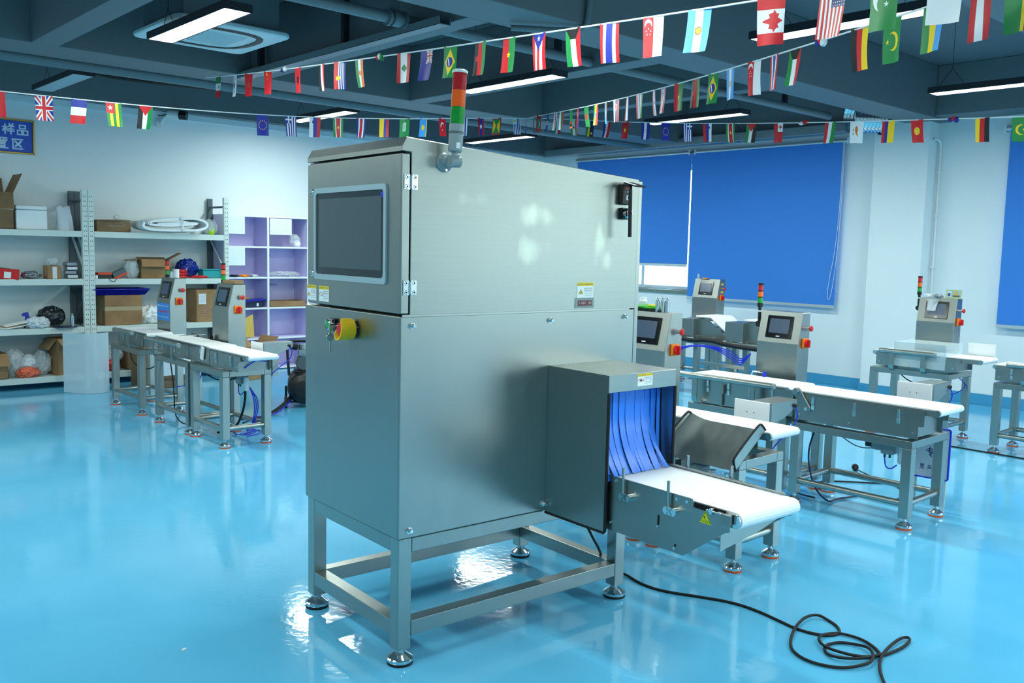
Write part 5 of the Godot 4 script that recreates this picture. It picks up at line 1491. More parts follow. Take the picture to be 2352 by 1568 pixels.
	print_on(t, "print", V(-0.10, 0.07, 0.151), V(0.06, 0.07, 0.151), 0.09, 3, Color(0.62, 0.50, 0.36), Color(0.45, 0.22, 0.2))
	print_on(t, "print", V(0.06, 0.2, 0.151), V(0.12, 0.2, 0.151), 0.13, 4, Color(0.62, 0.50, 0.36), Color(0.16, 0.28, 0.16))
	# bottom shelf
	carton("cardboard_box", "cardboard box at the left end of the bottom shelf", V(2.16, y4, -9.98), V(0.29, 0.25, 0.3), 0.0, M.card, [0.9, null, null, null], false)
	crumple("plastic_bag", "large clear bag leaning on the bottom shelf's left box", "bag", V(2.40, y4, -9.99), V(0.14, 0.18, 0.13), 0.45, 23, M.film)
	crumple("plastic_bag", "white carrier bag in the middle of the bottom shelf", "bag", V(2.52, y4 + 0.06, -9.96), V(0.10, 0.10, 0.09), 0.4, 24, M.poly)
	crumple("plastic_bag", "clear bag of rolled film beside the tall box, bottom shelf", "bag", V(2.65, y4, -10.0), V(0.12, 0.16, 0.11), 0.5, 25, M.film)
	crumple("plastic_bag", "clear bag with orange contents at the bottom shelf's front edge", "bag", V(2.49, y4, -9.87), V(0.105, 0.055, 0.05), 0.3, 26, M.peach)
	carton("cardboard_box", "tall open cardboard box at the bottom shelf's right end, behind frosted sheet", V(2.88, y4, -9.98), V(0.28, 0.37, 0.26), 0.1, M.card, [0.5, null, 0.3, 0.9], false)
	carton("cardboard_box", "brown box seen under the middle bay through the conveyor legs", V(3.62, y4, -10.03), V(0.3, 0.2, 0.25), 0.0, M.card_old, [], false)
	crumple("plastic_bag", "red and clear bag on the bottom shelf behind the conveyor legs", "bag", V(3.28, y4, -9.95), V(0.15, 0.08, 0.1), 0.4, 27, M.red)
	crumple("plastic_bag", "clear bag above the red one on the bottom shelf", "bag", V(3.34, y4 + 0.08, -10.0), V(0.15, 0.12, 0.1), 0.5, 28, M.film)
	# frosted curved sheet standing on the floor
	tag(obj("frosted_sheet", g().grid(20, 4, func(u: float, w: float):
		var k := 2.0 * u - 1.0
		var x := lerpf(2.716, 3.085, u)
		var z := -9.50 + 0.19 * (1.0 - pow(absf(k * 0.9 - 0.12), 1.5)) + 0.11 * u
		return V(x, lerpf(0.595, 0.004, w), z), 0.003), M.frost), "curved frosted plastic sheet standing on the floor before the shelves", "plastic sheet")
	# boxes on the floor behind the left line
	t = carton("cardboard_box", "tall cardboard box on the floor carrying a white printed sheet, behind the conveyor legs", V(3.63, 0, -9.38), V(0.52, 0.46, 0.3), 0.08, M.card_old, [], false)
	print_on(t, "printed_sheet", V(-0.14, 0.13, 0.152), V(0.24, 0.13, 0.152), 0.32, 1, Color(0.88, 0.93, 0.97), Color(0.86, 0.91, 0.95), ["jian", "zhen", "ji"])
	print_on(t, "print", V(-0.14, 0.04, 0.151), V(0.24, 0.04, 0.151), 0.07, 1, Color(0.52, 0.43, 0.32), Color(0.12, 0.1, 0.1))
	t = carton("cardboard_box", "cardboard box with red print on the floor, left of the compressor", V(4.66, 0, -9.45), V(0.34, 0.33, 0.3), 0.25, M.card, [null, -0.9, -0.6, null], false)
	print_on(t, "print", V(0.0, 0.20, 0.152), V(0.13, 0.20, 0.152), 0.07, 1, Color(0.62, 0.50, 0.36), Color(0.70, 0.18, 0.16))
	print_on(t, "print", V(-0.02, 0.04, 0.152), V(0.10, 0.04, 0.152), 0.11, 4, Color(0.62, 0.50, 0.36), Color(0.40, 0.28, 0.20))
	lilac_cabinet()
	compressor()
	var sg := thing("wall_sign", "blue sign with white Chinese characters and a brass frame, upper left wall", "sign", V(2.30, 2.515, NZ))
	obj("frame", g().span(V(-0.42, -0.17, 0.0), V(0.42, -0.155, 0.025), 0.003).span(V(-0.42, 0.155, 0.0), V(0.42, 0.17, 0.025), 0.003).span(V(-0.42, -0.17, 0.0), V(-0.405, 0.17, 0.025), 0.003).span(V(0.405, -0.17, 0.0), V(0.42, 0.17, 0.025), 0.003), M.brass, sg)
	var im := Image.create(540, 208, false, Image.FORMAT_RGB8)
	im.fill(Color(0.06, 0.32, 0.75))
	var cw := Color(0.78, 0.88, 0.95)
	glyph(im, "yang", 360, 22, 66, 9, cw)
	glyph(im, "pin", 444, 22, 66, 9, cw)
	glyph(im, "zhi", 320, 118, 66, 9, cw)
	glyph(im, "qu", 410, 118, 66, 9, cw)
	plate(sg, "face", image_mat(im), V(-0.405, -0.155, 0.005), V(0.405, -0.155, 0.005), V(0.405, 0.155, 0.005), V(-0.405, 0.155, 0.005))

func _foam_wrap(at: Vector3) -> void:
	# folded foam packing sheet: a thick flattened roll, folded over itself
	var t := thing("foam_sheet", "big folded roll of white foam packing film on the top shelf", "foam", at)
	var prof := [[-0.34, 0.10, 0], [-0.36, 0.04, 0], [-0.28, 0.0, 0], [0.0, -0.005, 0], [0.30, 0.005, 0], [0.375, 0.06, 0], [0.36, 0.12, 0], [0.24, 0.165, 0], [0.0, 0.15, 0], [-0.20, 0.13, 0], [-0.31, 0.10, 0], [-0.27, 0.055, 0], [-0.05, 0.05, 0], [0.12, 0.06, 0], [0.26, 0.075, 0], [0.27, 0.105, 0], [0.05, 0.10, 0], [-0.18, 0.088, 0]]
	var line := []
	for q in prof:
		line.append(V(q[0], q[1], 0))
	var s := line
	for r in 3:
		var Q := [s[0]]
		for i in s.size() - 1:
			Q.append(s[i].lerp(s[i + 1], 0.25))
			Q.append(s[i].lerp(s[i + 1], 0.75))
		Q.append(s[s.size() - 1])
		s = Q
	var L := s
	obj("folded_film", g().grid(L.size() - 1, 8, func(u: float, w: float):
		var f := u * (L.size() - 1)
		var i := mini(int(f), L.size() - 2)
		var q: Vector3 = L[i].lerp(L[i + 1], f - i)
		return q + V(0.01 * sin(w * 7 + u * 3), 0.006 * sin(w * 5 + u * 11) + 0.02, lerpf(-0.16, 0.17, w)), 0.024), M.foam, t)
	obj("tape", g().grid(2, 12, func(u: float, w: float):
		return V(lerpf(0.06, 0.085, u) + 0.02 * w, lerpf(0.19, 0.02, w), 0.176 + 0.004 * sin(w * 9)), 0.001), M.poly, t)

func lilac_cabinet() -> void:
	var x0 := 4.60
	var zf := -9.95
	var t := thing("pigeonhole_cabinet", "lilac open cabinet with white edges and rows of compartments, left of the machine", "cabinet", V(5.3, 0, -10.1))
	var xs := [4.60, 5.13, 5.66, 6.19]
	var ys := [0.02, 0.378, 0.738, 1.098, 1.457, 1.815]
	for k in 4:
		var x: float = xs[k] - 5.3
		obj("upright", g().span(V(x - 0.012, 0, -0.18), V(x + 0.012, 1.825, 0.148), 0.0), M.lilac, t)
		obj("upright_edge", g().span(V(x - 0.0135, 0, 0.148), V(x + 0.0135, 1.826, 0.152), 0.001), M.white, t)
	for y in ys:
		obj("shelf", g().span(V(-0.688, y - 0.010, -0.18), V(0.878, y + 0.010, 0.146), 0.0), M.lilac, t)
		obj("shelf_edge", g().span(V(-0.688, y - 0.0105, 0.146), V(0.878, y + 0.0105, 0.150), 0.001), M.white, t)
	obj("back_panel", g().span(V(-0.70, 0.0, -0.19), V(0.89, 1.825, -0.18), 0.0), M.lilac, t)
	for q in [[4.635, 1.605, 0.2, 0.20], [4.635, 1.243, 0.2, 0.205], [5.15, 1.608, 0.285, 0.19]]:
		var p := thing("notice_sheet", {4.635: "printed white sheet hung over the top left lilac compartment", 5.15: "printed white sheet hung over the second top lilac compartment"}[q[0]] if q[1] > 1.5 else "printed white sheet hung over the lilac compartment below the top left one", "paper", V(q[0], q[1], -9.945))
		print_on(p, "sheet", V(0, 0, 0), V(q[2], 0, 0), q[3], 9, Color(0.90, 0.95, 0.95), Color(0.72, 0.80, 0.84))
	print_on(t, "compartment_label", V(-0.13, 0.985, -0.178), V(0.12, 0.985, -0.178), 0.03, 1, Color(0.66, 0.66, 0.87), Color(0.42, 0.44, 0.58))
	print_on(t, "compartment_label", V(-0.05, 1.34, -0.178), V(0.03, 1.34, -0.178), 0.03, 1, Color(0.66, 0.66, 0.87), Color(0.42, 0.44, 0.58))
	# what lies in the compartments
	carton("cardboard_tray", "shallow open cardboard tray in the second column of the lilac cabinet", V(5.395, 0.749, -10.08), V(0.48, 0.07, 0.24), 0.0, M.card, [null, null, null, null], false)
	var b := thing("parts_bin", "dark blue plastic bin in the first column of the lilac cabinet", "bin", V(4.96, 0.749, -10.05))
	obj("bin_body", g().prism([Vector2(-0.12, 0), Vector2(0.10, 0), Vector2(0.13, 0.075), Vector2(-0.14, 0.075)], 0.17, Transform3D(Basis(), V(0, 0, -0.09)), 0.004), M.navy, b)
	obj("blue_lid", g().box(V(0, 0.083, 0), V(0.29, 0.018, 0.2), 0.004, Basis(V(0, 0, 1), 0.06)), M.tray, b)
	obj("label", g().span(V(0.03, 0.015, 0.081), V(0.055, 0.05, 0.082), 0.0), M.white, b)
	tag(_placed(obj("block", g().box(V(0, 0.02, 0), V(0.11, 0.03, 0.1), 0.003), M.card), V(4.86, 0.84, -10.05)), "small brown block on the blue bin in the lilac cabinet", "block")
	tag(_placed(obj("envelope", g().grid(8, 10, func(u: float, w: float): return V(lerpf(-0.07, 0.05, u) - 0.03 * (1 - w) * (1 - u), 0.27 * (1 - w) - 0.05 * (1 - u) * (1 - w) + 0.01, 0.012 * sin(u * 5 + w * 3)), 0.006), mat(Color(0.84, 0.72, 0.36), 0.8)), V(4.90, 0.39, -9.97), 0.1), "yellow crumpled envelope standing in the lilac cabinet", "envelope")
	crumple("plastic_bag", "clear plastic bag with a white tub in the top second compartment", "bag", V(5.53, 1.468, -10.05), V(0.09, 0.10, 0.08), 0.5, 33, M.film)
	crumple("white_tub", "white tub in the clear bag, top second compartment", "tub", V(5.55, 1.468, -10.03), V(0.05, 0.045, 0.05), 0.05, 34, M.white)
	crumple("plastic_bag", "flat clear bag lying in the third row of the lilac cabinet", "bag", V(5.39, 1.109, -10.05), V(0.2, 0.035, 0.1), 0.3, 35, M.film)
	for k in 3:
		tag(_placed(obj("parts_bag", g().blob(V(0, 0.012, 0), V(0.06, 0.016, 0.05), 0.3, 40 + k, true, 10), [M.navy, M.orange, M.poly][k]), V(4.72 + 0.12 * k, 1.109, -9.99)), ["blue parts bag in the third row of the lilac cabinet", "orange parts bag in the third row of the lilac cabinet", "white parts bag in the third row of the lilac cabinet"][k], "bag", "parts bags in the lilac cabinet")
	tag(_placed(obj("roll", g().cyl(V(0, 0, 0), V(0, 0.12, 0), 0.02), M.white), V(5.52, 0.0, -9.85)), "white roll on the floor behind the compressor", "roll")

func compressor() -> void:
	var t := thing("air_compressor", "black wheeled air compressor with round tank, left of the big machine", "compressor", V(4.267, 0, -7.65), -0.5)
	var zx := Transform3D(Basis(V(1, 0, 0), V(0, 0, 1), V(0, -1, 0)), V(0.03, 0.18, -0.25))
	obj("tank", g().lathe([Vector2(0, -0.035), Vector2(0.08, -0.028), Vector2(0.13, 0.0), Vector2(0.145, 0.03), Vector2(0.145, 0.47), Vector2(0.13, 0.5), Vector2(0.08, 0.528), Vector2(0, 0.535)], 36, zx), M.black, t)
	obj("saddle", g().span(V(-0.06, 0.315, -0.16), V(0.12, 0.335, 0.16), 0.006), M.black, t)
	obj("motor", g().lathe([Vector2(0, 0), Vector2(0.06, 0), Vector2(0.075, 0.02), Vector2(0.075, 0.15), Vector2(0.06, 0.17), Vector2(0, 0.17)], 8, Transform3D(Basis(V(1, 0, 0), V(0, 0, 1), V(0, -1, 0)), V(0.03, 0.40, -0.02))), M.rack_dark, t)
	obj("cylinder_head", g().span(V(-0.02, 0.46, 0.01), V(0.08, 0.53, 0.12), 0.012).cyl(V(0.03, 0.53, 0.06), V(0.03, 0.575, 0.06), 0.05, 0.045, 16), M.galv, t)
	obj("air_filter", g().cyl(V(-0.03, 0.55, 0.08), V(-0.085, 0.56, 0.1), 0.03, 0.03, 14), M.rubber, t)
	obj("handle", g().tube([V(-0.10, 0.30, 0.2), V(-0.12, 0.56, 0.2), V(-0.10, 0.62, 0.2), V(0.12, 0.62, 0.2), V(0.145, 0.58, 0.2), V(0.145, 0.30, 0.2)], 0.013, 10, 2), M.black, t)
	for x in [-0.13, 0.18]:
		obj("wheel", g().cyl(V(x - 0.014, 0.055, 0.2), V(x + 0.014, 0.055, 0.2), 0.055, -1, 20), M.rubber, t)
		obj("rear_leg", g().span(V(x - 0.012, 0.0, -0.24), V(x + 0.012, 0.14, -0.2), 0.003), M.black, t)
	obj("axle", g().cyl(V(-0.13, 0.055, 0.2), V(0.18, 0.055, 0.2), 0.008).span(V(-0.11, 0.05, 0.18), V(0.16, 0.06, 0.24), 0.002), M.black, t)
	for k in 4:
		_in_world(obj("hose" if k == 3 else "cable", g().tube([V(4.15, 0.15 - 0.02 * k, -7.55), V(3.98, 0.05, -7.45 + 0.02 * k), V(3.75, 0.006 + 0.004 * k, -7.3 + 0.05 * k), V(3.5 - 0.05 * k, 0.006, -7.0 - 0.1 * k), V(3.40, 0.006 + 0.002 * k, -6.9 - 0.15 * k)], 0.006, 6, 2), M.rubber if k < 3 else M.blue_tube, t), t)

# ---- bunting ----
const INK := {"R": Color(0.80, 0.09, 0.13), "W": Color(0.90, 0.92, 0.93), "B": Color(0.09, 0.17, 0.58), "G": Color(0.05, 0.52, 0.25), "Y": Color(0.95, 0.80, 0.10), "K": Color(0.06, 0.07, 0.08), "O": Color(0.90, 0.45, 0.12), "S": Color(0.27, 0.62, 0.90), "N": Color(0.06, 0.10, 0.38), "P": Color(0.80, 0.45, 0.52), "T": Color(0.45, 0.38, 0.28)}
# each design as it hangs, on a 96 x 144 cloth. v/h: stripes (letters, repeated for width); d: disc; s: star; p: polygon; c: crescent
const DESIGNS := {
	"mexico": "h GWR|d 48 72 10 T", "korea": "v W|d 48 72 22 R|p B 48 50 62 55 70 72 62 89 48 94|q 22 30|q 74 30|q 22 114|q 74 114", "morocco": "v R|s 48 72 22 G|d 48 74 7 R", "china": "v R|s 34 20 14 Y|s 22 44 5 Y|s 40 50 5 Y|s 58 46 5 Y|s 66 30 5 Y",
	"albania": "v R|p K 48 44 60 56 76 46 70 66 78 84 60 86 48 104 36 86 18 84 26 66 20 46 36 56", "yemen": "v KWR", "kiribati": "v RRRRRWBWBWBB|d 44 84 12 Y|p Y 20 80 40 74 40 96 20 98", "niger": "v GWO|d 48 72 13 O", "lebanon": "v RWWR|p G 28 74 50 54 64 66 70 66 70 82 64 82 50 92",
	"newzealand": "v B|u 48 0 48 62|s 40 104 7 R|s 66 88 6 R|s 70 120 6 R|s 56 130 5 R", "brazil": "v G|p Y 48 12 86 72 48 132 10 72|d 48 72 23 B|p W 34 58 40 54 52 86 46 92", "malawi": "v KRG|d 26 72 12 R", "burkina": "v RG|s 48 72 15 Y",
	"puertorico": "v RWRWR|p B 0 0 96 0 48 72|s 48 22 13 W", "kuwait": "v GWR|p K 0 0 96 0 64 42 32 42", "kuwait2": "v GWR|p K 0 0 96 0 64 42 32 42", "thailand": "v RWBBWR", "singapore": "v RW|c 24 26 17 W R 0 9|s 14 50 4 W|s 34 50 4 W|s 24 42 4 W|s 17 62 4 W|s 31 62 4 W", "argentina": "v SWS|s 48 72 16 T 16|d 48 72 10 Y",
	"canada": "h RWWR|p R 20 70 46 62 42 50 58 46 60 36 70 50 78 50 74 62 90 72 74 82 78 94 70 94 60 108 58 98 42 94 46 82 20 74", "usa": "v RWRWRWRWRWRWR|p N 44 0 96 0 96 56 44 56|n", "pakistan": "v GGG|c 48 52 38 W G 10 14|s 60 70 9 W", "georgia": "v W|p R 30 0 66 0 60 22 76 18 48 48 20 18 36 22",
	"plainred": "v R", "uk": "v B|u 0 0 96 144", "france": "h BWR", "togo": "v GYGYG|p R 0 0 52 0 52 66 0 66|s 26 32 18 W", "palestine": "v KWG|p R 0 0 96 0 48 64", "palestine2": "v GWK|p R 0 0 96 0 48 64", "eu": "v B|e", "greece": "v BWBWBWBWB|p B 0 0 53 0 53 53 0 53|p W 21 0 32 0 32 53 21 53|p W 0 21 53 21 53 32 0 32",
	"greece2": "v BWBWBWBWB|p B 43 0 96 0 96 53 43 53|p W 64 0 75 0 75 53 64 53|p W 43 21 96 21 96 32 43 32", "slovenia": "v WBR|p B 24 26 40 26 40 44 24 44", "slovenia2": "v RBW|p B 60 26 76 26 76 44 60 44", "suriname": "v GGWRRRRWGG|s 48 72 17 Y", "costarica": "v BWRRWB|d 48 54 8 T", "colombia": "v YYBR", "armenia": "v RBYY",
	"saudi": "v G|p W 40 30 58 34 56 96 40 98|p G 46 40 50 44 50 90 46 90|p W 30 40 34 40 34 104 30 104", "kazakhstan": "v S|s 48 72 24 Y 16|p Y 84 0 92 0 92 144 84 144", "turkey": "v R|c 46 56 24 W R 6 9|s 50 94 9 W", "israel": "v WBWWWBW|s 48 68 13 B", "laos": "v RBBR|d 48 72 18 W", "grenada": "v R|p Y 10 12 86 12 86 132 10 132|p G 10 12 86 12 48 72|p G 10 132 86 132 48 72|d 48 72 9 R",
	"uruguay": "v WBWBWBWBW|p W 0 0 42 0 42 54 0 54|d 22 26 13 Y", "italy2": "v GWR", "india": "v GWO|d 48 72 11 B", "rwanda2": "v GYNN|d 70 116 11 Y", "croatia": "v BWR|x", "vietnam": "v R|s 48 72 24 Y", "honduras": "v BWB|s 48 72 6 B|s 40 60 4 B|s 56 60 4 B|s 40 84 4 B|s 56 84 4 B", "tonga": "v R|p W 42 0 96 0 96 66 42 66|p R 64 16 74 16 74 48 64 48|p R 53 27 85 27 85 37 53 37",
	"hungary": "v RWG", "cyprus": "v W|p O 40 36 56 34 60 58 56 80 66 104 46 84 38 62|p G 22 50 28 52 26 66 20 62|p G 20 78 26 74 30 90 24 90", "kyrgyz": "v R|s 48 72 28 Y 20|d 48 72 21 Y|d 48 72 13 T|d 48 72 11 Y", "germany2": "v YRK", "germany": "v KRY", "mauritania": "v G|c 52 76 30 Y G -10 0|s 24 76 10 Y", "mauritania2": "v G|c 52 76 30 Y G 10 0|s 70 76 10 Y",
	"blueflag": "v B|u 48 0 48 60|s 40 100 8 W", "redwhite": "v RWK", "maldives": "v R|p G 24 30 72 30 72 114 24 114|c 50 74 20 W G -8 0", "palau": "v SYG", "capeverde": "v B|p W 0 60 96 60 96 90 0 90|p R 0 70 96 70 96 80 0 80", "pinkflag": "v WPW|s 48 50 14 R", "bulgaria": "v WGR", "zambia": "v G|p O 20 96 76 96 76 144 20 144|p K 20 112 76 112 76 128 20 128|p R 20 96 76 96 76 112 20 112",
	"eritrea": "v RB|p R 0 0 96 0 48 144|d 48 46 18 Y|d 48 46 11 R", "bangladesh": "v G|d 48 74 26 R", "ethiopia": "v GYR|d 48 72 17 S", "azerbaijan": "v SRG|c 48 72 13 W R 4 6|s 50 92 6 W", "slovakia": "v WBR|p W 26 30 62 30 62 60 44 74 26 60|p R 30 34 58 34 58 58 44 68 30 58|p W 42 38 46 38 46 62 42 62", "netherlands": "v RWB", "gambia": "v RRWBBWGG", "paraguay": "v RWB|d 48 72 9 T", "rwanda": "v GYS|d 80 24 7 Y", "austria": "v RWR", "guyana": "v GGGGYK",
}
const LOOKS := {
	"mexico": "green, white and red banded flag with a brown emblem", "korea": "white flag with a red and blue disc", "morocco": "red flag with a green star", "china": "red flag with small yellow stars at its top", "albania": "red flag with a black eagle", "yemen": "black, white and red striped flag", "kiribati": "red flag with blue waves and yellow sun", "niger": "green, white and orange flag with an orange disc",
	"lebanon": "red edged white flag with a green tree", "newzealand": "blue flag with a union canton and red stars", "brazil": "green flag with yellow diamond and blue disc", "malawi": "black, red and green flag with a rising sun", "burkina": "red and green flag with a yellow star", "puertorico": "red and white striped flag with a blue triangle", "kuwait": "green, white and red flag with black top", "kuwait2": "brightly lit green, white, red flag with black top", "thailand": "red, white and broad blue striped flag",
	"singapore": "red and white flag with white crescent", "argentina": "sky blue and white flag with a sun", "canada": "red and white flag with a red maple leaf", "usa": "red and white striped flag with starred blue canton", "pakistan": "large green flag with a white crescent", "georgia": "white flag with a red leaf at its top", "plainred": "plain red flag at the photo's left edge", "uk": "blue flag with red and white crosses", "france": "flag of blue, white, red level bands",
	"togo": "green and yellow striped flag with starred red canton", "palestine": "black, white, green flag with a red triangle", "palestine2": "green, white, black flag with a red triangle", "eu": "blue flag with a ring of yellow stars", "greece": "blue and white striped flag with cross canton", "greece2": "blue and white striped flag with cross canton", "slovenia": "white, blue and red flag under a lamp", "slovenia2": "red, blue, white flag with a small shield", "suriname": "green, white, red flag with a yellow star",
	"costarica": "blue, white and broad red striped flag", "colombia": "yellow, blue and red flag, yellow widest", "armenia": "red, blue and wide yellow striped flag", "saudi": "green flag with white script", "kazakhstan": "sky blue flag with a yellow sun", "turkey": "red flag with white crescent and star", "israel": "white flag with blue stripes behind the tower", "laos": "red and blue flag with a white disc", "grenada": "red bordered flag with yellow and green triangles", "uruguay": "white and blue striped flag above a far lamp",
	"italy2": "plain green, white, red flag in the far corner", "india": "green, white, orange flag with a blue wheel", "rwanda2": "green, yellow and navy flag with yellow disc", "croatia": "blue, white, red flag with a checked shield", "vietnam": "red flag with one big yellow star", "honduras": "blue, white, blue flag with small stars", "tonga": "red flag with red cross on white canton", "hungary": "plain red, white and green flag", "cyprus": "white flag with an orange island shape", "kyrgyz": "red flag with a round yellow sun",
	"germany2": "yellow, red, black flag", "germany": "black, red, yellow flag beside the green crescent flag", "mauritania": "green flag with yellow crescent and star", "mauritania2": "green crescent flag cut by the right edge", "blueflag": "dim blue flag with a union canton", "redwhite": "dim red, white, black flag", "maldives": "red flag with green centre and crescent", "palau": "light blue, yellow and green flag", "capeverde": "blue flag with red and white bars", "pinkflag": "pale pink and white flag",
	"bulgaria": "white, green and red flag", "zambia": "green flag with an orange, black, red block", "eritrea": "red and blue flag with a yellow wreath", "bangladesh": "green flag with a red disc", "ethiopia": "green, yellow, red flag with blue disc", "azerbaijan": "light blue, red, green flag with crescent", "slovakia": "white, blue, red flag with a red shield", "netherlands": "plain red, white and blue flag", "gambia": "red, blue and green flag, white between", "paraguay": "red, white, blue flag with small emblem",
	"rwanda": "green, yellow and sky blue flag", "austria": "red, white, red flag near the top right corner", "guyana": "green flag with yellow edge, top right corner",
}

func draw_flag(spec: String) -> Image:
	var im := Image.create(96, 144, false, Image.FORMAT_RGB8)
	for cmd in spec.split("|"):
		var a := cmd.split(" ")
		match a[0]:
			"v":
				var k := a[1].length()
				for i in k:
					im.fill_rect(Rect2i(96 * i / k, 0, 96 / k + 2, 144), INK[a[1][i]])
			"h":
				var k := a[1].length()
				for i in k:
					im.fill_rect(Rect2i(0, 144 * i / k, 96, 144 / k + 2), INK[a[1][i]])
			"d":
				disc(im, Vector2(float(a[1]), float(a[2])), float(a[3]), INK[a[4]])
			"s":
				star(im, Vector2(float(a[1]), float(a[2])), float(a[3]), INK[a[4]], 0.0, int(a[5]) if a.size() > 5 else 5, 0.75 if a.size() > 5 else 0.4)
			"p":
				var pts := []
				for i in range(2, a.size() - 1, 2):
					pts.append(Vector2(minf(float(a[i]), 95), minf(float(a[i + 1]), 143)))
				fill_poly(im, pts, INK[a[1]])
			"c":
				var ce := Vector2(float(a[1]), float(a[2]))
				disc(im, ce, float(a[3]), INK[a[4]])
				disc(im, ce + Vector2(float(a[6]), float(a[7])), float(a[3]) * 0.84, INK[a[5]])
			"q":
				for j in 3:
					im.fill_rect(Rect2i(int(a[1]) - 8, int(a[2]) - 8 + j * 6, 16, 3), INK.K)
			"n":
				for j in 6:
					for i in 6:
						im.fill_rect(Rect2i(49 + i * 8, 5 + j * 9, 3, 3), INK.W)
			"e":
				for j in 12:
					star(im, Vector2(48, 72) + Vector2.UP.rotated(TAU * j / 12) * 30, 6, INK.Y)
			"x":
				for j in 25:
					im.fill_rect(Rect2i(28 + (j % 5) * 8, 52 + (j / 5) * 8, 8, 8), INK.R if j % 2 == 0 else INK.W)
			"u":
				var o := Vector2(float(a[1]), float(a[2]))
				var s := Vector2(float(a[3]) - 1, float(a[4]) - 1)
				var w := s.x / 10.0
				for e in [[o, o + s], [o + Vector2(s.x, 0), o + Vector2(0, s.y)]]:
					stroke(im, e[0], e[1], w * 2.0, INK.W)
					stroke(im, e[0], e[1], w * 0.8, INK.R)
				for e in [[w * 3.2, INK.W], [w * 1.9, INK.R]]:
					im.fill_rect(Rect2i(int(o.x + s.x / 2 - e[0] / 2), int(o.y), int(e[0]), int(s.y + 1)), e[1])
					im.fill_rect(Rect2i(int(o.x), int(o.y + s.y / 2 - e[0] / 2), int(s.x + 1), int(e[0])), e[1])
	return im

func bunting() -> void:
	var keys := DESIGNS.keys()
	var atlas := Image.create(960, 1152, false, Image.FORMAT_RGB8)
	var cell := {}
	for i in keys.size():
		var im := draw_flag(DESIGNS[keys[i]])
		atlas.blit_rect(im, Rect2i(0, 0, 96, 144), Vector2i(i % 10 * 96, i / 10 * 144))
		cell[keys[i]] = Vector2(i % 10, i / 10)
	var cloth := image_mat(atlas, 0.55)
	cloth.backlight_enabled = true
	cloth.backlight = Color(0.35, 0.35, 0.35)
	var where := {"1": "on the bunting crossing above the machine", "2": "on the bunting along the left wall", "3": "on the bunting before the blue blinds", "4": "on the bunting rising to the upper right"}
	var knots := ["rolled-up dark and white flag left of the black eagle flag", "rolled-up red, white, green flag right of the orange disc flag", "rolled-up red and white flag right of the red cross flag", "rolled-up blue and red flag left of the yellow, red, black flag", "brightly lit rolled-up blue and red flag left of the black, red, yellow flag"]
	var knot_ink := [["N", "W"], ["R", "W", "G"], ["W", "R"], ["B", "R", "B"], ["B", "R", "W"]]
	var nk := 0
	for key in STRINGS:
		var st: Dictionary = STRINGS[key]
		var line := []
		for q in st.knots:
			line.append(st.from + st.dir * q.x + V(0, q.y, 0))
		tag(obj("bunting_cord", g().tube(line, 0.0042, 6, 2), M.white), "white cord " + where[key].replace("on the bunting", "of the bunting"), "cord")
		var high := func(s: float) -> float:
			for i in st.knots.size() - 1:
				var a: Vector2 = st.knots[i]
				var b: Vector2 = st.knots[i + 1]
				if s <= b.x:
					return lerpf(a.y, b.y, (s - a.x) / (b.x - a.x))
			return st.knots[-1].y
		for item in st.flags.split(" "):
			var d: String = item.split("@")[0]
			var s := float(item.split("@")[1])
			var slope: float = (high.call(s + 0.05) - high.call(s - 0.05)) / 0.1
			var at: Vector3 = st.from + st.dir * s + V(0, high.call(s), 0)
			if d == "knot":
				var t := thing("rolled_flag", knots[nk], "flag", at, atan2(-st.dir.z, st.dir.x))
				var n: int = knot_ink[nk].size()
				for k in n:
					obj("cloth", g().blob(V(-0.035 + 0.07 * (k + 0.5) / n, -0.004 + 0.006 * sin(k * 2.0), 0), V(0.055 / n, 0.014 + 0.004 * k, 0.013), 0.3, 60 + nk * 3 + k, false, 10), mat(INK[knot_ink[nk][k]], 0.6), t)
				nk += 1
				continue
			var ph := R.randf() * TAU
			var yaw := R.randf_range(-0.22, 0.22)
			var lean := R.randf_range(-0.07, 0.05)
			var w := 0.112
			var h := 0.172
			var curl := R.randf_range(-0.02, 0.02)
			var sh := g().grid(8, 8, func(u: float, v: float):
				return V((u - 0.5) * w * (1.0 - 0.06 * v) + lean * v * h * 1.2, (u - 0.5) * w * slope * (1 - 0.3 * v) - v * h, 0.006 * v * sin(u * 5.0 + ph + v) + curl * v * v))
			for i in sh.t.size():
				sh.t[i] = Vector2((cell[d].x + clampf(sh.t[i].x, 0.01, 0.99)) / 10.0, (cell[d].y + clampf(1.0 - sh.t[i].y, 0.01, 0.99)) / 8.0)
			var o := tag(_placed(obj("flag", sh, cloth), at + V(0, 0.002, 0), atan2(-st.dir.z, st.dir.x) + yaw), LOOKS[d] + (" " + where[key] if LOOKS[d].split(" ").size() < 9 else " " + {"1": "over the machine", "2": "by the left wall", "3": "by the blinds", "4": "rising upper right"}[key]), "flag", "flags of the bunting")

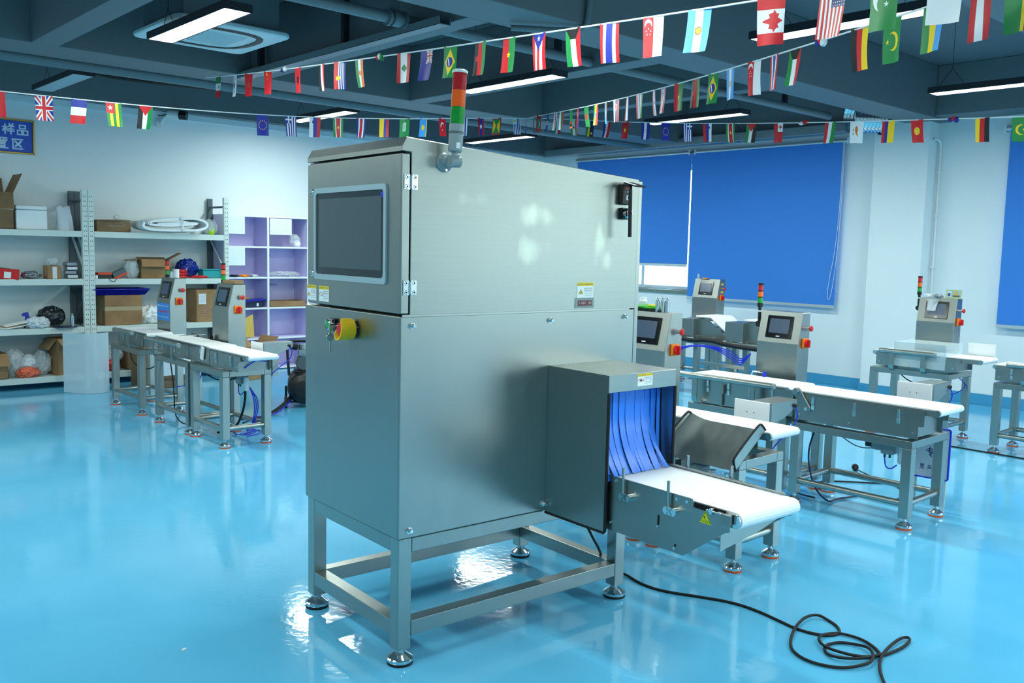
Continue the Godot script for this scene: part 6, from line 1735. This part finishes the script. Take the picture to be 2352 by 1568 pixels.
# ---- small things on the right ----
func right_bits() -> void:
	var t: Node3D
	t = thing("bottle", "white plastic bottle with a printed label on the cabinet beside the machine", "bottle", V(4.12, 1.166, -3.405))
	obj("bottle_body", g().lathe([Vector2(0, 0), Vector2(0.022, 0), Vector2(0.024, 0.004), Vector2(0.024, 0.055), Vector2(0.018, 0.062), Vector2(0, 0.062)], 22), M.white, t)
	obj("cap", g().lathe([Vector2(0, 0.06), Vector2(0.019, 0.06), Vector2(0.019, 0.076), Vector2(0, 0.077)], 22), M.pad, t)
	obj("label", g().lathe([Vector2(0.0243, 0.012), Vector2(0.0243, 0.05)], 22), mat(Color(0.78, 0.82, 0.84), 0.5), t)
	t = thing("snack_packet", "green and yellow packet lying on the cabinet beside the machine", "packet", V(4.10, 1.181, -3.33), 0.0)
	obj("dark_tray", g().box(V(0, -0.008, 0.0), V(0.07, 0.012, 0.19), 0.003), M.black, t)
	obj("packet_body", g().blob(V(0, 0.008, 0), V(0.038, 0.016, 0.11), 0.06, 70, true, 14), mat(Color(0.20, 0.66, 0.10), 0.3), t)
	obj("yellow_band", g().box(V(-0.002, 0.018, 0.03), V(0.06, 0.012, 0.07), 0.005), mat(Color(0.85, 0.82, 0.15), 0.35), t)
	for k in 3:
		weight(V(4.075 + [0.0, 0.012, 0.026][k], 1.166, -3.262 + [0.0, 0.027, 0.048][k] ), 0.0125, 0.082, ["leftmost steel test weight of the three on the cabinet beside the machine", "middle steel test weight of the three on the cabinet beside the machine", "rightmost steel test weight of the three on the cabinet beside the machine"][k], "test weights on the cabinet")
	weight(V(3.26, 1.173, -8.17), 0.0125, 0.06, "small steel test weight on the cabinet with the blue notice")
	carton("cardboard_box", "small flat cardboard box lying on top of the second left cabinet", V(3.285, 1.171, -6.97), V(0.085, 0.03, 0.19), 0.1, M.card, [], false)
	weight(V(8.86, 1.206, -6.50), 0.012, 0.06, "small weight on the far cabinet by the window")
	tag(_placed(obj("small_block", g().box(V(0, 0.007, 0), V(0.03, 0.014, 0.06), 0.003), M.orange), V(8.88, 1.206, -6.42)), "small orange block on the far cabinet by the window", "block")
	t = thing("picture_card", "small card with blue and brown pictures standing on the cabinet beside the column", "card", V(8.03, 1.166, -3.225))
	var im := Image.create(128, 80, false, Image.FORMAT_RGB8)
	im.fill(Color(0.62, 0.68, 0.50))
	im.fill_rect(Rect2i(10, 12, 34, 52), Color(0.70, 0.80, 0.85))
	im.fill_rect(Rect2i(16, 30, 22, 30), Color(0.16, 0.25, 0.45))
	im.fill_rect(Rect2i(54, 10, 66, 56), Color(0.55, 0.66, 0.70))
	disc(im, Vector2(84, 34), 18, Color(0.72, 0.62, 0.28))
	im.fill_rect(Rect2i(58, 50, 58, 12), Color(0.30, 0.25, 0.18))
	plate(t, "card_face", image_mat(im), V(-0.02, 0, -0.07), V(-0.02, 0, 0.06), V(-0.005, 0.075, 0.06), V(-0.005, 0.075, -0.07), 0.003)
	crumple("plastic_bag", "crumpled clear bag with red bits on the cabinet beside the column", "bag", V(8.0, 1.166, -3.44), V(0.05, 0.022, 0.05), 0.5, 71, M.film)
	crumple("plastic_bag", "silvery crumpled bag on the middle of the cabinet beside the column", "bag", V(8.0, 1.166, -3.35), V(0.04, 0.022, 0.055), 0.5, 72, M.silver)
	tag(_placed(obj("plastic_film", g().grid(12, 12, func(u: float, w: float): return V(0.012 * sin(u * 9 + w * 4) * 0.5 + 0.03 * (1 - w) - 0.02, 0.10 * (1 - w), lerpf(-0.05, 0.05, u) * (1.0 - 0.3 * w)), 0.0008), M.film), V(7.975, 1.055, -3.385)), "clear film hanging over the screen beside the column", "film")
	# board with handwriting leaning behind the stand
	t = thing("sign_board", "white board with blue frame and handwriting behind the long conveyor's end", "sign", V(5.46, 0.20, -2.262), -PI / 2 + 0.1)
	var b := Image.create(160, 240, false, Image.FORMAT_RGB8)
	b.fill(Color(0.78, 0.84, 0.90))
	glyph(b, "bei", 52, 20, 44, 4, INK.N)
	glyph(b, "zhuan", 50, 92, 44, 4, INK.N)
	for k in 3:
		glyph(b, ["zhong", "ji", "gao"][k], 28 + 36 * k, 178, 22, 2.5, INK.N)
	plate(t, "board", image_mat(b), V(-0.095, 0, 0), V(0.095, 0, 0), V(0.095, 0.30, 0), V(-0.095, 0.30, 0), 0.004)
	obj("blue_frame", g().tube([V(-0.095, 0, 0.002), V(0.095, 0, 0.002), V(0.1, 0.006, 0.002), V(0.1, 0.296, 0.002), V(0.095, 0.302, 0.002), V(-0.095, 0.302, 0.002), V(-0.1, 0.296, 0.002), V(-0.1, 0.006, 0.002), V(-0.095, 0, 0.002)], 0.006, 6), M.blue_tube, t)
	obj("rear_support", g().span(V(-0.09, -0.2, -0.012), V(-0.075, 0.1, -0.004), 0.002).span(V(0.075, -0.2, -0.012), V(0.09, 0.1, -0.004), 0.002), M.rack, t)
	t = thing("power_plug", "black three-pin plug lying on the floor under the long conveyor", "plug", V(6.056, 0.022, -3.026), 0.6)
	obj("plug_body", g().cyl(V(0, 0, 0), V(0.03, 0, 0), 0.02, 0.024, 16).cyl(V(-0.03, 0, 0), V(0, 0, 0), 0.008, 0.014, 12), M.rubber, t)
	var pin := g()
	for a in 3:
		pin.box(V(0.036, 0.010 * cos(TAU * a / 3), 0.010 * sin(TAU * a / 3)), V(0.014, 0.002, 0.006), 0.0)
	obj("pin", pin, M.brass, t)
	obj("cable", g().tube([V(-0.03, 0, 0), V(-0.1, 0.0, 0.02), V(-0.2, -0.015, 0.1), V(-0.35, -0.017, 0.2), V(-0.6, -0.017, 0.25), V(-0.8, -0.017, 0.1)], 0.004, 6, 2), M.rubber, t)
	tag(obj("cable", g().tube([V(5.85, 0.006, -2.72), V(5.72, 0.006, -2.88), V(5.60, 0.006, -3.0), V(5.3, 0.006, -3.1), V(5.15, 0.006, -2.95), V(5.1, 0.02, -2.8)], 0.005, 6, 2), M.rubber), "black cable lying on the floor under the long conveyor", "cable")
	tag(obj("floor_cable", g().tube([V(7.494, 0.005, -3.3), V(7.49, 0.005, -2.6), V(7.485, 0.005, -1.6), V(7.48, 0.005, 0.5)], 0.005, 6), M.rubber), "straight thin black cable on the floor before the right edge's conveyor", "cable")
	t = thing("wall_socket", "small grey wall socket box behind the checkweigher beside the column", "socket", V(9.95, 0.54, -3.715))
	obj("socket_box", g().span(V(-0.03, -0.03, -0.03), V(0, 0.03, 0.03), 0.004), M.grey_plastic, t)
	tag(obj("floor_chip", g().box(V(1.30, 0.003, -3.19), V(0.018, 0.006, 0.008), 0.001, Basis(V(0, 1, 0), 0.4)), M.white), "tiny white scrap lying on the blue floor, left of the machine", "scrap")

func _ready() -> void:
	R.seed = 7
	view_and_light()
	materials()
	M.darkbag = mat(Color(0.10, 0.13, 0.15), 0.2)
	M.navy = mat(Color(0.05, 0.09, 0.25), 0.4)
	M.peach = mat(Color(0.90, 0.42, 0.30), 0.35)
	room()
	blind(-7.42, -5.32, 0.93, "wide blue roller blind with a pull chain on its right, lowered to the sill")
	blind(-9.50, -7.44, 1.35, "blue roller blind beside the machine, stopping above a bright strip of window", false)
	blind(-3.54, -0.25, 0.85, "blue roller blind cut by the right edge of the photo", false)
	ceiling_things()
	machine()
	checkweighers()
	left_wall()
	bunting()
	right_bits()
